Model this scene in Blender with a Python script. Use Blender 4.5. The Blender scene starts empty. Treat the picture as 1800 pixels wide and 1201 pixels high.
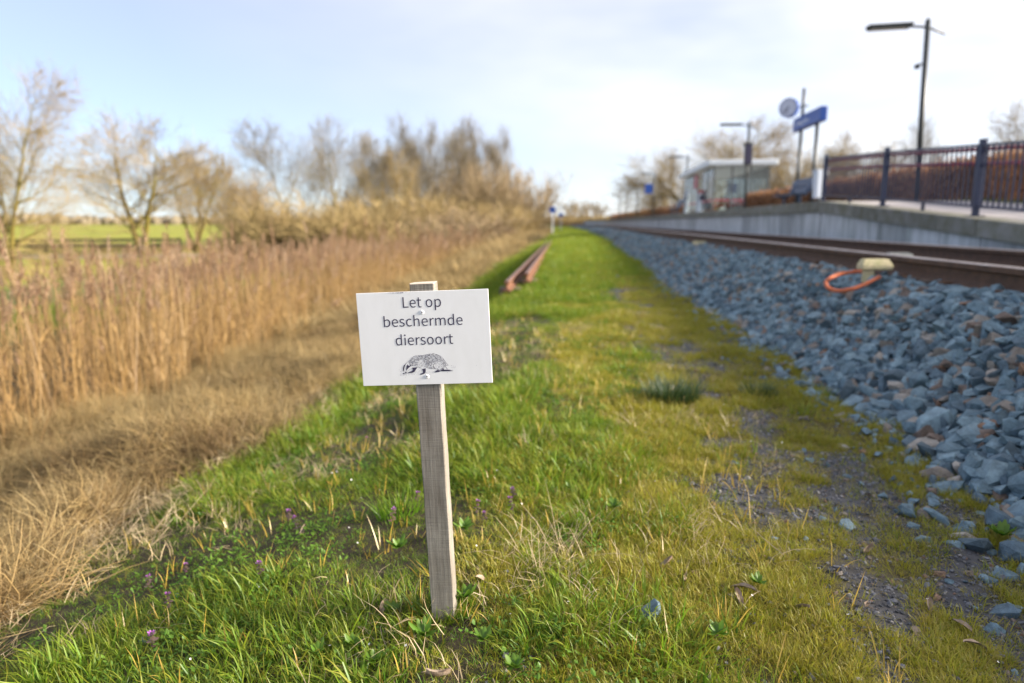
import bpy, bmesh, math, random
import numpy as np
from mathutils import Vector, Matrix, Euler

# ------------------------------------------------------------------ camera, sky, sun, exposure
S = bpy.context.scene
R_ = math.radians
COL = S.collection
EYE = 0.92                                   # camera height over the verge, metres
PITCH, YAW = R_(9.857), R_(5.860)            # looking down a little and left of the track direction (+Y)
cam = bpy.data.cameras.new('camera')
cam.lens, cam.sensor_width = 24.0, 36.0
cam.clip_start, cam.clip_end = 0.05, 6000
cam.dof.use_dof = True
cam.dof.focus_distance = 1.49
cam.dof.aperture_fstop = 2.1
cam.dof.aperture_blades = 0
cam_ob = bpy.data.objects.new('camera', cam)
COL.objects.link(cam_ob)
cam_ob.location = (0, 0, EYE)
cam_ob.rotation_euler = (R_(90) - PITCH, 0, YAW)
S.camera = cam_ob

SUN_EL, SUN_AZ = 20.5, 93.0                  # azimuth measured from +Y (along the track) towards +X (the platform)
W = bpy.data.worlds.new('World'); S.world = W; W.use_nodes = True
wt = W.node_tree; wt.nodes.clear()
def wn(t, **k):
    n = wt.nodes.new(t)
    for a, b in k.items(): setattr(n, a, b)
    return n
sky = wn('ShaderNodeTexSky', sky_type='NISHITA', sun_disc=False)
sky.sun_elevation, sky.sun_rotation = R_(SUN_EL), R_(SUN_AZ)
sky.altitude, sky.air_density, sky.dust_density, sky.ozone_density = 0, 0.75, 0.5, 4.0
bg = wn('ShaderNodeBackground'); bg.inputs['Strength'].default_value = 0.084
out = wn('ShaderNodeOutputWorld')
tc = wn('ShaderNodeTexCoord')
mp = wn('ShaderNodeMapping'); mp.inputs['Scale'].default_value = (1.5, 1.5, 4.5)
nz = wn('ShaderNodeTexNoise'); nz.inputs['Scale'].default_value = 2.0; nz.inputs['Detail'].default_value = 3; nz.inputs['Roughness'].default_value = 0.55
cr = wn('ShaderNodeValToRGB')
cr.color_ramp.elements[0].position, cr.color_ramp.elements[1].position = 0.12, 0.74
cr.color_ramp.elements[0].color, cr.color_ramp.elements[1].color = (0, 0, 0, 1), (1, 1, 1, 1)
# thin cirrus veil on the sun's side of the sky
dt = wn('ShaderNodeVectorMath', operation='DOT_PRODUCT')
sd = Vector((math.sin(R_(SUN_AZ)) * math.cos(R_(SUN_EL)), math.cos(R_(SUN_AZ)) * math.cos(R_(SUN_EL)), math.sin(R_(SUN_EL))))
dt.inputs[1].default_value = sd
mr = wn('ShaderNodeMapRange'); mr.inputs['From Min'].default_value = -0.45; mr.inputs['From Max'].default_value = 0.30
mr.inputs['To Min'].default_value = 0.0; mr.inputs['To Max'].default_value = 0.9
ml = wn('ShaderNodeMath', operation='MULTIPLY')
mx = wn('ShaderNodeMixRGB'); mx.inputs['Color2'].default_value = (4.4, 4.3, 4.2, 1)
L = wt.links.new
L(tc.outputs['Generated'], mp.inputs['Vector']); L(mp.outputs['Vector'], nz.inputs['Vector']); L(nz.outputs['Fac'], cr.inputs['Fac'])
L(tc.outputs['Generated'], dt.inputs[0]); L(dt.outputs['Value'], mr.inputs['Value'])
L(cr.outputs['Color'], ml.inputs[0]); L(mr.outputs['Result'], ml.inputs[1])
vl = wn('ShaderNodeMixRGB'); vl.inputs['Fac'].default_value = 0.50; vl.inputs['Color2'].default_value = (2.75, 2.6, 2.85, 1)   # thin high haze over the whole sky
L(sky.outputs['Color'], vl.inputs['Color1']); L(vl.outputs['Color'], mx.inputs['Color1']); L(ml.outputs['Value'], mx.inputs['Fac'])
L(mx.outputs['Color'], bg.inputs['Color']); L(bg.outputs['Background'], out.inputs['Surface'])

sl = bpy.data.lights.new('sun', 'SUN'); sl.energy = 4.1; sl.angle = R_(12); sl.color = (1.0, 0.87, 0.71)
so = bpy.data.objects.new('sun', sl); COL.objects.link(so)
so.rotation_euler = (-sd).to_track_quat('-Z', 'Y').to_euler()

vs = S.view_settings
vs.view_transform, vs.look, vs.exposure, vs.gamma, vs.use_curve_mapping = 'Standard', 'None', 1.92, 1.0, False
S.render.engine = 'CYCLES'
S.cycles.max_bounces = 6; S.cycles.diffuse_bounces = 3; S.cycles.glossy_bounces = 2; S.cycles.transmission_bounces = 4
S.cycles.transparent_max_bounces = 8; S.cycles.use_denoising = True
S.cycles.caustics_reflective = False; S.cycles.caustics_refractive = False
S.cycles.sample_clamp_indirect = 4.0

# ------------------------------------------------------------------ small helpers
rng = np.random.default_rng(7)
random.seed(7)
FPX, CPX, CPY = 1200.0, 900.0, 600.5
_fw = np.array([-math.sin(YAW) * math.cos(PITCH), math.cos(YAW) * math.cos(PITCH), -math.sin(PITCH)])
_rt = np.array([math.cos(YAW), math.sin(YAW), 0.0]); _up = np.cross(_rt, _fw); _eye = np.array([0, 0, EYE])
def ray(px, py): return _fw + _rt * (px - CPX) / FPX - _up * (py - CPY) / FPX
def at_z(px, py, z): d = ray(px, py); return _eye + d * ((z - EYE) / d[2])
def at_u(px, py, u): d = ray(px, py); return _eye + d * (u / d[0])
def at_r(px, py, r): d = ray(px, py); return _eye + d * (r / math.hypot(d[0], d[1]))
def project(P):
    q = P - _eye; z = q @ _fw
    return CPX + FPX * (q @ _rt) / z, CPY - FPX * (q @ _up) / z, z

def hash2(ix, iy, seed):
    h = (ix.astype(np.int64) * 374761393 + iy.astype(np.int64) * 668265263 + seed * 974634777) & 0x7fffffff
    h = ((h ^ (h >> 13)) * 1274126177) & 0x7fffffff
    return ((h ^ (h >> 16)) & 0xffff) / 65535.0
def vnoise(x, y, seed=0):
    x = np.asarray(x, float); y = np.asarray(y, float)
    ix, iy = np.floor(x), np.floor(y); fx, fy = x - ix, y - iy
    fx, fy = fx * fx * (3 - 2 * fx), fy * fy * (3 - 2 * fy)
    a, b = hash2(ix, iy, seed), hash2(ix + 1, iy, seed); c, d = hash2(ix, iy + 1, seed), hash2(ix + 1, iy + 1, seed)
    return (a * (1 - fx) + b * fx) * (1 - fy) + (c * (1 - fx) + d * fx) * fy
def fbm(x, y, seed=0, o=3):
    s, a, t = 0, 0.5, 0
    for k in range(o):
        s = s + a * vnoise(np.asarray(x) * 2 ** k, np.asarray(y) * 2 ** k, seed + k); t += a; a *= .5
    return s / t
def sstep(a, b, x):
    t = np.clip((np.asarray(x, float) - a) / (b - a), 0, 1); return t * t * (3 - 2 * t)

def bend(v):                                  # the line curves gently to the left in the distance
    v = np.maximum(np.asarray(v, float), 0)
    return np.where(v < 120, -0.00022 * v * v, -0.00022 * 120 * 120 - 0.0528 * (v - 120))

PROF_S = [-5000, -40, -16, -12, -9.5, -7.6, -5.2, -3.6, -2.3, -1.4, -0.75, -0.3, 0.2, 1.4, 20, 26, 5000]
PROF_Z = [-1.1, -1.1, -1.1, -1.05, -1.12, -1.32, -1.05, -0.74, -0.42, -0.20, -0.06, 0.0, 0.0, 0.0, 0.0, -0.5, -0.6]
def ground_z(u, v):
    u = np.asarray(u, float); v = np.asarray(v, float)
    s = u - bend(v)
    z = np.interp(s, PROF_S, PROF_Z)
    near = np.clip(1 - (np.hypot(u, v) - 12) / 30, 0, 1)
    straw = sstep(-1.5, -2.3, s) * sstep(-14, -10, s)
    bump = (fbm(u * 1.7, v * 1.7, 3) - .5) * (0.06 + 0.34 * straw) + (fbm(u * 7, v * 7, 11) - .5) * (0.022 + .03 * straw)
    return z + bump * near * sstep(2.0, 1.5, s)

class MB:                                     # collects faces of one mesh
    def __init__(s): s.v, s.f, s.t = [], [], []
    def add(s, vs, fs, tip=None):
        o = len(s.v); s.v.extend([tuple(map(float, q)) for q in vs]); s.f.extend([tuple(i + o for i in f) for f in fs])
        s.t.extend(tip if tip is not None else [0.0] * len(vs)); return s
    def box(s, lo, hi):
        x0, y0, z0 = lo; x1, y1, z1 = hi
        return s.add([(x0,y0,z0),(x1,y0,z0),(x1,y1,z0),(x0,y1,z0),(x0,y0,z1),(x1,y0,z1),(x1,y1,z1),(x0,y1,z1)],
                     [(0,3,2,1),(4,5,6,7),(0,1,5,4),(1,2,6,5),(2,3,7,6),(3,0,4,7)])
    def bbox(s, lo, hi, b):                   # box with chamfered edges
        x0, y0, z0 = lo; x1, y1, z1 = hi
        V = []
        for zz, k in ((z0, b), (z0 + b, 0), (z1 - b, 0), (z1, b)):
            V += [(x0+k+b*(k==0),y0+k,zz),(x1-k-b*(k==0),y0+k,zz),(x1-k,y0+k+b*(k==0),zz),(x1-k,y1-k-b*(k==0),zz),
                  (x1-k-b*(k==0),y1-k,zz),(x0+k+b*(k==0),y1-k,zz),(x0+k,y1-k-b*(k==0),zz),(x0+k,y0+k+b*(k==0),zz)]
        F = [tuple(range(7, -1, -1)), tuple(range(24, 32))]
        for l in range(3):
            for i in range(8): F.append((l*8+i, l*8+(i+1)%8, l*8+8+(i+1)%8, l*8+8+i))
        return s.add(V, F)
    def hexa(s, q):                           # eight corners: bottom ring of four, top ring of four
        return s.add(q, [(0,3,2,1),(4,5,6,7),(0,1,5,4),(1,2,6,5),(2,3,7,6),(3,0,4,7)])
    def tube(s, pts, rad, n=6, caps=True, tips=None):
        pts = [np.asarray(p, float) for p in pts]; m = len(pts)
        if not hasattr(rad, '__len__'): rad = [rad] * m
        V, T = [], []
        a = None
        for i in range(m):
            d = pts[min(i + 1, m - 1)] - pts[max(i - 1, 0)]; d = d / (np.linalg.norm(d) + 1e-12)
            if a is None:
                a = np.cross(d, (0, 0, 1.0)) if abs(d[2]) < .95 else np.cross(d, (1.0, 0, 0))
            a = a - d * (a @ d); a = a / (np.linalg.norm(a) + 1e-12); b = np.cross(d, a)
            for k in range(n):
                t = 2 * math.pi * k / n; V.append(pts[i] + rad[i] * (math.cos(t) * a + math.sin(t) * b))
                T.append(i / (m - 1) if tips is None else tips[i])
        F = [(i*n+k, i*n+(k+1)%n, (i+1)*n+(k+1)%n, (i+1)*n+k) for i in range(m-1) for k in range(n)]
        if caps: F += [tuple(range(n-1, -1, -1)), tuple(range((m-1)*n, m*n))]
        return s.add(V, F, T)
    def mesh(s, name, mat=None, smooth=False, tip=False):
        me = bpy.data.meshes.new(name); me.from_pydata(s.v, [], s.f); me.update()
        if mat is not None: me.materials.append(mat)
        if smooth: me.polygons.foreach_set('use_smooth', [True] * len(me.polygons))
        if tip:
            a = me.attributes.new('tip', 'FLOAT', 'POINT'); a.data.foreach_set('value', np.asarray(s.t, np.float32))
        return me
    def build(s, name, mat, parent=None, smooth=False, tip=False, loc=None):
        return link(name, s.mesh(name, mat, smooth, tip), parent, loc)

def link(name, me, parent=None, loc=None, rot=None, scale=None):
    o = bpy.data.objects.new(name, me); COL.objects.link(o)
    if parent is not None: o.parent = parent
    if loc is not None: o.location = loc
    if rot is not None: o.rotation_euler = rot
    if scale is not None: o.scale = scale
    return o
def tag(o, label=None, cat=None, group=None, kind=None):
    for k, x in (('label', label), ('category', cat), ('group', group), ('kind', kind)):
        if x: o[k] = x
    return o
def thing(name, label, cat, loc=(0, 0, 0), rz=0, group=None, rot=None, scale=None):
    o = link(name, None, None, loc, rot if rot is not None else (0, 0, rz), scale)
    return tag(o, label, cat, group)
def copy_tree(o, parent=None):
    c = o.copy(); COL.objects.link(c)
    if parent is not None: c.parent = parent
    for ch in list(o.children): copy_tree(ch, c)
    return c
def bevel(o, w, seg=2):
    m = o.modifiers.new('bevel', 'BEVEL'); m.width = w; m.segments = seg; m.limit_method = 'ANGLE'; return o

# ------------------------------------------------------------------ materials
def new_mat(name):
    m = bpy.data.materials.new(name); m.use_nodes = True; t = m.node_tree; t.nodes.clear()
    o = t.nodes.new('ShaderNodeOutputMaterial'); return m, t, o
def N(t, ty, ins=None, **k):
    n = t.nodes.new(ty)
    for a, b in k.items(): setattr(n, a, b)
    for a, b in (ins or {}).items(): n.inputs[a].default_value = b
    return n
def ramp(t, stops, interp='LINEAR'):
    n = t.nodes.new('ShaderNodeValToRGB'); e = n.color_ramp.elements; n.color_ramp.interpolation = interp
    while len(e) > 1: e.remove(e[-1])
    e[0].position = stops[0][0]; e[0].color = (*stops[0][1], 1)
    for p, c in stops[1:]: x = e.new(p); x.color = (*c, 1)
    return n
def solid(name, col, rough=.6, metal=0., var=.15, scale=8., bump=0., coord='Object', spec=.5, stretch=(1, 1, 1), col2=None, lo=.35, hi=.65, rnd=0.):
    """A painted, concrete or metal surface: base colour with worn patches of a second tone and fine relief."""
    m, t, o = new_mat(name); l = t.links.new
    b = N(t, 'ShaderNodeBsdfPrincipled', {'Roughness': rough, 'Metallic': metal, 'Specular IOR Level': spec})
    c = N(t, 'ShaderNodeTexCoord'); mpp = N(t, 'ShaderNodeMapping', {'Scale': stretch}); l(c.outputs[coord], mpp.inputs[0])
    n = N(t, 'ShaderNodeTexNoise', {'Scale': scale, 'Detail': 6, 'Roughness': .6}); l(mpp.outputs[0], n.inputs['Vector'])
    c2 = col2 or tuple(x * (1 - var) for x in col)
    r = ramp(t, [(lo, col), (hi, c2)]); l(n.outputs['Fac'], r.inputs['Fac']); src = r.outputs['Color']
    if rnd:
        oi = N(t, 'ShaderNodeObjectInfo'); mr = N(t, 'ShaderNodeMapRange', {'To Min': 1 - rnd, 'To Max': 1 + rnd}); l(oi.outputs['Random'], mr.inputs['Value'])
        xx = N(t, 'ShaderNodeMixRGB', {'Fac': 1.0}, blend_type='MULTIPLY'); l(src, xx.inputs[1]); l(mr.outputs[0], xx.inputs[2]); src = xx.outputs[0]
    l(src, b.inputs['Base Color'])
    if bump:
        bp = N(t, 'ShaderNodeBump', {'Strength': bump, 'Distance': .01}); n2 = N(t, 'ShaderNodeTexNoise', {'Scale': scale * 6, 'Detail': 4})
        l(mpp.outputs[0], n2.inputs['Vector']); l(n2.outputs['Fac'], bp.inputs['Height']); l(bp.outputs['Normal'], b.inputs['Normal'])
    l(b.outputs[0], o.inputs['Surface']); return m
def foliage(name, cols, tipcol, tipmix=.5, trans=.4, gloss=.06, rough=.45):
    """Leaf or blade: colour differs from plant to plant, tips ripen to another tone; light passes through."""
    m, t, o = new_mat(name); l = t.links.new
    oi = N(t, 'ShaderNodeObjectInfo'); n = len(cols)
    r = ramp(t, [(i / max(n - 1, 1), c) for i, c in enumerate(cols)]); l(oi.outputs['Random'], r.inputs['Fac'])
    at = N(t, 'ShaderNodeAttribute', attribute_name='tip')
    pw = N(t, 'ShaderNodeMath', {1: 1.8}, operation='POWER'); l(at.outputs['Fac'], pw.inputs[0])
    mu = N(t, 'ShaderNodeMath', {1: tipmix}, operation='MULTIPLY'); l(pw.outputs[0], mu.inputs[0])
    mx = N(t, 'ShaderNodeMixRGB', {'Color2': (*tipcol, 1)}); l(mu.outputs[0], mx.inputs['Fac']); l(r.outputs['Color'], mx.inputs['Color1'])
    d = N(t, 'ShaderNodeBsdfDiffuse'); tr = N(t, 'ShaderNodeBsdfTranslucent'); g = N(t, 'ShaderNodeBsdfGlossy', {'Roughness': rough, 'Color': (.8, .85, .9, 1)})
    l(mx.outputs[0], d.inputs['Color']); l(mx.outputs[0], tr.inputs['Color'])
    a = N(t, 'ShaderNodeMixShader', {'Fac': trans}); l(d.outputs[0], a.inputs[1]); l(tr.outputs[0], a.inputs[2])
    b = N(t, 'ShaderNodeMixShader', {'Fac': gloss}); l(a.outputs[0], b.inputs[1]); l(g.outputs[0], b.inputs[2])
    l(b.outputs[0], o.inputs['Surface']); return m

M = {}
M['concrete'] = solid('concrete', (.55, .56, .56), .85, var=.3, scale=4, bump=.25, stretch=(1, 1.6, .3), col2=(.30, .32, .30), rnd=.2)
M['coping'] = solid('coping', (.22, .22, .20), .9, scale=4, bump=.3, col2=(.13, .13, .085), rnd=.15)
M['paving'] = solid('paving', (.42, .40, .40), .85, scale=6, var=.2, bump=.15)
M['navy'] = solid('navy_paint', (.018, .032, .085), .4, var=.3, scale=20)
M['red'] = solid('red_paint', (.42, .05, .09), .4, var=.25, scale=20)
M['pole'] = solid('pole_paint', (.03, .038, .042), .45, var=.3, scale=20)
M['rail_rust'] = solid('rail_side', (.115, .062, .036), .85, scale=14, bump=.3, col2=(.065, .038, .024))
M['rail_top'] = solid('rail_top', (.42, .38, .36), .35, metal=.85, scale=30, col2=(.22, .15, .12), stretch=(1, .1, 1))
M['old_rail'] = solid('old_rail_rust', (.20, .085, .038), .85, scale=9, bump=.3, col2=(.11, .05, .03))
M['old_rail_top'] = solid('old_rail_head', (.15, .095, .075), .6, scale=9, bump=.2, col2=(.17, .09, .07), metal=.2)
M['sleeper'] = solid('sleeper_concrete', (.22, .19, .165), .9, scale=6, bump=.3, col2=(.13, .10, .08))
M['cream'] = solid('cream_concrete', (.56, .49, .31), .9, scale=22, bump=.4, col2=(.30, .31, .15), lo=.42, hi=.7)
M['pale_post'] = solid('pale_post', (.36, .42, .36), .8, scale=9, bump=.2, col2=(.26, .29, .25))
M['orange'] = solid('orange_plastic', (.56, .15, .065), .75, scale=25, col2=(.40, .13, .07), spec=.25)
M['sign_white'] = solid('sign_white', (.83, .84, .86), .4, scale=14, col2=(.77, .78, .79), stretch=(1.6, 1, .6), lo=.42, hi=.75)
M['ink'] = solid('ink', (.045, .04, .085), .6, var=.1)
M['ink_light'] = solid('ink_grey', (.16, .16, .22), .6, var=.1)
M['steel'] = solid('screw_steel', (.75, .76, .78), .25, metal=.6, var=.1)
M['steel_dark'] = solid('screw_socket', (.06, .06, .08), .5, var=.1)
M['blue'] = solid('sign_blue', (.015, .075, .36), .4, var=.08)
M['blue_white'] = solid('sign_lettering', (.75, .78, .82), .4, var=.05)
M['clock_face'] = solid('clock_face', (.52, .54, .66), .3, var=.05)
M['bench_blue'] = solid('bench_metal', (.035, .065, .12), .45, metal=.2, var=.2, scale=25)
M['light_grey'] = solid('light_grey_panel', (.55, .62, .72), .4, var=.08)
M['roof_white'] = solid('roof_fascia', (.66, .72, .78), .45, var=.1)
M['frame_dark'] = solid('shelter_frame', (.14, .16, .17), .5, var=.2)
M['pink'] = solid('red_glass_band', (.45, .06, .1), .4, var=.1)
M['wood_fence'] = solid('fence_timber', (.03, .026, .02), .9, scale=8, var=.3, bump=.2)
M['lens'] = solid('lamp_lens', (.5, .52, .55), .3, var=.1)
M['stake_end'] = solid('end_grain', (.55, .48, .40), .8, scale=30, var=.3, stretch=(1, 6, 1))
M['dead_leaf'] = solid('dead_leaf', (.20, .14, .10), .7, scale=30, bump=.2, col2=(.30, .25, .20))
M['wall_brick'] = solid('far_wall', (.42, .42, .45), .8, var=.1)

def glass_mat():
    m, t, o = new_mat('shelter_glass'); l = t.links.new
    tr = N(t, 'ShaderNodeBsdfTransparent', {'Color': (.93, .97, .97, 1)}); g = N(t, 'ShaderNodeBsdfGlossy', {'Roughness': .05})
    f = N(t, 'ShaderNodeFresnel', {'IOR': 1.5}); a = N(t, 'ShaderNodeMixShader'); l(f.outputs[0], a.inputs[0]); l(tr.outputs[0], a.inputs[1]); l(g.outputs[0], a.inputs[2])
    l(a.outputs[0], o.inputs['Surface']); return m
M['glass'] = glass_mat()

def stone_mat(name, stops, rough=.75):
    m, t, o = new_mat(name); l = t.links.new
    b = N(t, 'ShaderNodeBsdfPrincipled', {'Roughness': rough, 'Specular IOR Level': .4})
    oi = N(t, 'ShaderNodeObjectInfo'); r = ramp(t, stops, 'CONSTANT'); l(oi.outputs['Random'], r.inputs['Fac'])
    c = N(t, 'ShaderNodeTexCoord'); n = N(t, 'ShaderNodeTexNoise', {'Scale': 3.0, 'Detail': 7, 'Roughness': .7}); l(c.outputs['Object'], n.inputs['Vector'])
    mr = N(t, 'ShaderNodeMapRange', {'From Min': .3, 'From Max': .7, 'To Min': .42, 'To Max': 1.18}); l(n.outputs['Fac'], mr.inputs['Value'])
    x = N(t, 'ShaderNodeMixRGB', {'Fac': 1.0}, blend_type='MULTIPLY'); l(r.outputs['Color'], x.inputs['Color1']); l(mr.outputs[0], x.inputs['Color2'])
    bp = N(t, 'ShaderNodeBump', {'Strength': .5, 'Distance': .05}); l(n.outputs['Fac'], bp.inputs['Height']); l(bp.outputs['Normal'], b.inputs['Normal'])
    l(x.outputs[0], b.inputs['Base Color']); l(b.outputs[0], o.inputs['Surface']); return m
M['stone'] = stone_mat('ballast_stone', [(0, (0.167, 0.257, 0.312)), (.16, (0.230, 0.337, 0.399)), (.32, (0.114, 0.177, 0.225)), (.48, (0.230, 0.332, 0.387)), (.62, (0.141, 0.217, 0.262)),
                                         (.74, (0.088, 0.132, 0.162)), (.82, (0.264, 0.231, 0.198)), (.90, (0.198, 0.149, 0.121)), (.94, (0.396, 0.363, 0.319)), (.985, (0.297, 0.176, 0.110))])
M['pebble'] = stone_mat('pebble_stone', [(0, (.16, .17, .19)), (.2, (.23, .24, .27)), (.45, (.10, .105, .115)), (.65, (.19, .20, .23)), (.8, (.26, .21, .17)), (.9, (.42, .40, .38)), (.96, (.30, .19, .13))])

def bark_mat(name, c1, c2, c3):
    m, t, o = new_mat(name); l = t.links.new
    b = N(t, 'ShaderNodeBsdfPrincipled', {'Roughness': .9, 'Specular IOR Level': .2})
    c = N(t, 'ShaderNodeTexCoord'); n = N(t, 'ShaderNodeTexNoise', {'Scale': 1.6, 'Detail': 6, 'Roughness': .65}); l(c.outputs['Object'], n.inputs['Vector'])
    r = ramp(t, [(.34, c1), (.5, c2), (.66, c3)]); l(n.outputs['Fac'], r.inputs['Fac']); l(r.outputs['Color'], b.inputs['Base Color']); l(b.outputs[0], o.inputs['Surface']); return m
M['bark'] = bark_mat('mossy_bark', (.085, .06, .035), (.15, .12, .035), (.20, .17, .03))
M['twig'] = bark_mat('twig_bark', (.21, .15, .08), (.27, .20, .10), (.24, .20, .07))
M['twig_grey'] = bark_mat('grey_twig', (.15, .125, .10), (.19, .16, .115), (.19, .17, .10))
M['twig_gold'] = bark_mat('golden_twig', (.25, .18, .085), (.31, .235, .11), (.235, .19, .085))
M['twig_red'] = bark_mat('reddish_twig', (.26, .19, .12), (.31, .24, .15), (.24, .195, .105))
M['grass'] = foliage('grass_blade', [(.05, .16, .010), (.085, .22, .012), (.125, .25, .014), (.18, .28, .018), (.25, .26, .028)], (.33, .28, .04), .55, .45, .02)
M['short_grass'] = foliage('short_grass_blade', [(.14, .22, .013), (.26, .30, .018), (.37, .36, .024), (.27, .21, .06), (.34, .35, .03)], (.46, .37, .06), .6, .42, .03)
M['dark_grass'] = foliage('tuft_blade', [(.035, .075, .02), (.05, .095, .025)], (.10, .13, .04), .4, .3)
M['straw'] = foliage('straw_blade', [(.29, .20, .085), (.36, .26, .115), (.27, .21, .095), (.42, .33, .17), (.18, .125, .058)], (.44, .34, .175), .4, .35, .015)
M['brown_straw'] = foliage('brown_straw_blade', [(.17, .11, .05), (.24, .165, .075), (.13, .085, .045), (.22, .18, .08)], (.30, .21, .10), .4, .3, .015)
M['pale_straw'] = foliage('pale_straw_blade', [(.46, .37, .22), (.40, .32, .2)], (.55, .46, .30), .4, .3, .03)
M['reed'] = foliage('reed_stem', [(.33, .215, .085), (.42, .28, .115), (.24, .15, .07), (.50, .36, .18)], (.43, .31, .155), .3, .3, .02)
M['plume'] = foliage('reed_plume', [(.36, .24, .15), (.44, .30, .19), (.27, .17, .10), (.50, .38, .27)], (.50, .38, .26), .4, .45, .02)
M['weed'] = foliage('weed_leaf', [(.075, .18, .015), (.11, .21, .02)], (.14, .21, .03), .5, .4, .025)
M['yellow_blade'] = foliage('yellow_blade', [(.48, .34, .05), (.40, .30, .06)], (.52, .30, .05), .5, .4)
M['nettle'] = foliage('nettle_leaf', [(.10, .05, .06), (.09, .085, .035)], (.16, .07, .1), .6, .3)
M['purple'] = foliage('purple_petal', [(.30, .07, .38), (.36, .10, .42)], (.45, .16, .5), .4, .4)
M['white_petal'] = foliage('white_petal', [(.8, .8, .8)], (.8, .8, .78), .2, .3)
M['beech'] = foliage('beech_leaf', [(.24, .115, .05), (.32, .15, .065), (.40, .20, .085), (.19, .10, .055), (.28, .17, .07)], (.36, .20, .10), .3, .35, .04)
M['ivy_green'] = foliage('hedge_base_leaf', [(.08, .13, .02), (.14, .17, .02)], (.2, .2, .03), .3, .4, .05)

def wood_mat():
    m, t, o = new_mat('weathered_stake'); l = t.links.new
    b = N(t, 'ShaderNodeBsdfPrincipled', {'Roughness': .85, 'Specular IOR Level': .25})
    c = N(t, 'ShaderNodeTexCoord')
    m1 = N(t, 'ShaderNodeMapping', {'Scale': (42, 42, 1.6)}); m2 = N(t, 'ShaderNodeMapping', {'Scale': (6, 6, 160)}); m3 = N(t, 'ShaderNodeMapping', {'Scale': (9, 9, 5)})
    for q in (m1, m2, m3): l(c.outputs['Object'], q.inputs[0])
    n1 = N(t, 'ShaderNodeTexNoise', {'Scale': 3.5, 'Detail': 6, 'Roughness': .7}); n2 = N(t, 'ShaderNodeTexNoise', {'Scale': 2.2, 'Detail': 3}); n3 = N(t, 'ShaderNodeTexNoise', {'Scale': 1.5, 'Detail': 5})
    l(m1.outputs[0], n1.inputs[0]); l(m2.outputs[0], n2.inputs[0]); l(m3.outputs[0], n3.inputs[0])
    r1 = ramp(t, [(.30, (.13, .12, .105)), (.5, (.245, .23, .205)), (.72, (.35, .335, .305))]); l(n1.outputs['Fac'], r1.inputs['Fac'])
    r2 = ramp(t, [(.33, (.84, .84, .84)), (.50, (1, 1, 1))]); l(n2.outputs['Fac'], r2.inputs['Fac'])
    r3 = ramp(t, [(.35, (1, 1, 1)), (.7, (.68, .64, .60))]); l(n3.outputs['Fac'], r3.inputs['Fac'])
    x = N(t, 'ShaderNodeMixRGB', {'Fac': 1.0}, blend_type='MULTIPLY'); l(r1.outputs[0], x.inputs[1]); l(r2.outputs[0], x.inputs[2])
    y = N(t, 'ShaderNodeMixRGB', {'Fac': 1.0}, blend_type='MULTIPLY'); l(x.outputs[0], y.inputs[1]); l(r3.outputs[0], y.inputs[2])
    ad = N(t, 'ShaderNodeMath', operation='ADD'); l(n1.outputs['Fac'], ad.inputs[0]); l(n2.outputs['Fac'], ad.inputs[1])
    bp = N(t, 'ShaderNodeBump', {'Strength': .55, 'Distance': .0012}); l(ad.outputs[0], bp.inputs['Height']); l(bp.outputs['Normal'], b.inputs['Normal'])
    l(y.outputs[0], b.inputs['Base Color']); l(b.outputs[0], o.inputs['Surface']); return m
M['stake'] = wood_mat()

def ground_mat():
    m, t, o = new_mat('ground_soil'); l = t.links.new
    b = N(t, 'ShaderNodeBsdfPrincipled', {'Roughness': .95, 'Specular IOR Level': .2})
    a = N(t, 'ShaderNodeAttribute', attribute_name='zone'); c = N(t, 'ShaderNodeTexCoord')
    n = N(t, 'ShaderNodeTexNoise', {'Scale': 14.0, 'Detail': 8, 'Roughness': .7}); l(c.outputs['Object'], n.inputs[0])
    n2 = N(t, 'ShaderNodeTexNoise', {'Scale': .25, 'Detail': 6}); l(c.outputs['Object'], n2.inputs[0])
    mr = N(t, 'ShaderNodeMapRange', {'From Min': .3, 'From Max': .7, 'To Min': .6, 'To Max': 1.4}); l(n.outputs['Fac'], mr.inputs['Value'])
    mr2 = N(t, 'ShaderNodeMapRange', {'From Min': .3, 'From Max': .7, 'To Min': .8, 'To Max': 1.2}); l(n2.outputs['Fac'], mr2.inputs['Value'])
    mm = N(t, 'ShaderNodeMath', operation='MULTIPLY'); l(mr.outputs[0], mm.inputs[0]); l(mr2.outputs[0], mm.inputs[1])
    x = N(t, 'ShaderNodeMixRGB', {'Fac': 1.0}, blend_type='MULTIPLY'); l(a.outputs['Color'], x.inputs[1]); l(mm.outputs[0], x.inputs[2])
    bp = N(t, 'ShaderNodeBump', {'Strength': .6, 'Distance': .02}); l(n.outputs['Fac'], bp.inputs['Height']); l(bp.outputs['Normal'], b.inputs['Normal'])
    l(x.outputs[0], b.inputs['Base Color']); l(b.outputs[0], o.inputs['Surface']); return m
M['ground'] = ground_mat()
M['bed'] = solid('ballast_bed', (.07, .07, .072), .95, scale=20, bump=.5, col2=(.04, .038, .036))
M['track_dirt'] = solid('farm_track', (.26, .21, .16), .95, scale=1.5, bump=.2, col2=(.19, .16, .10))

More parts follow.
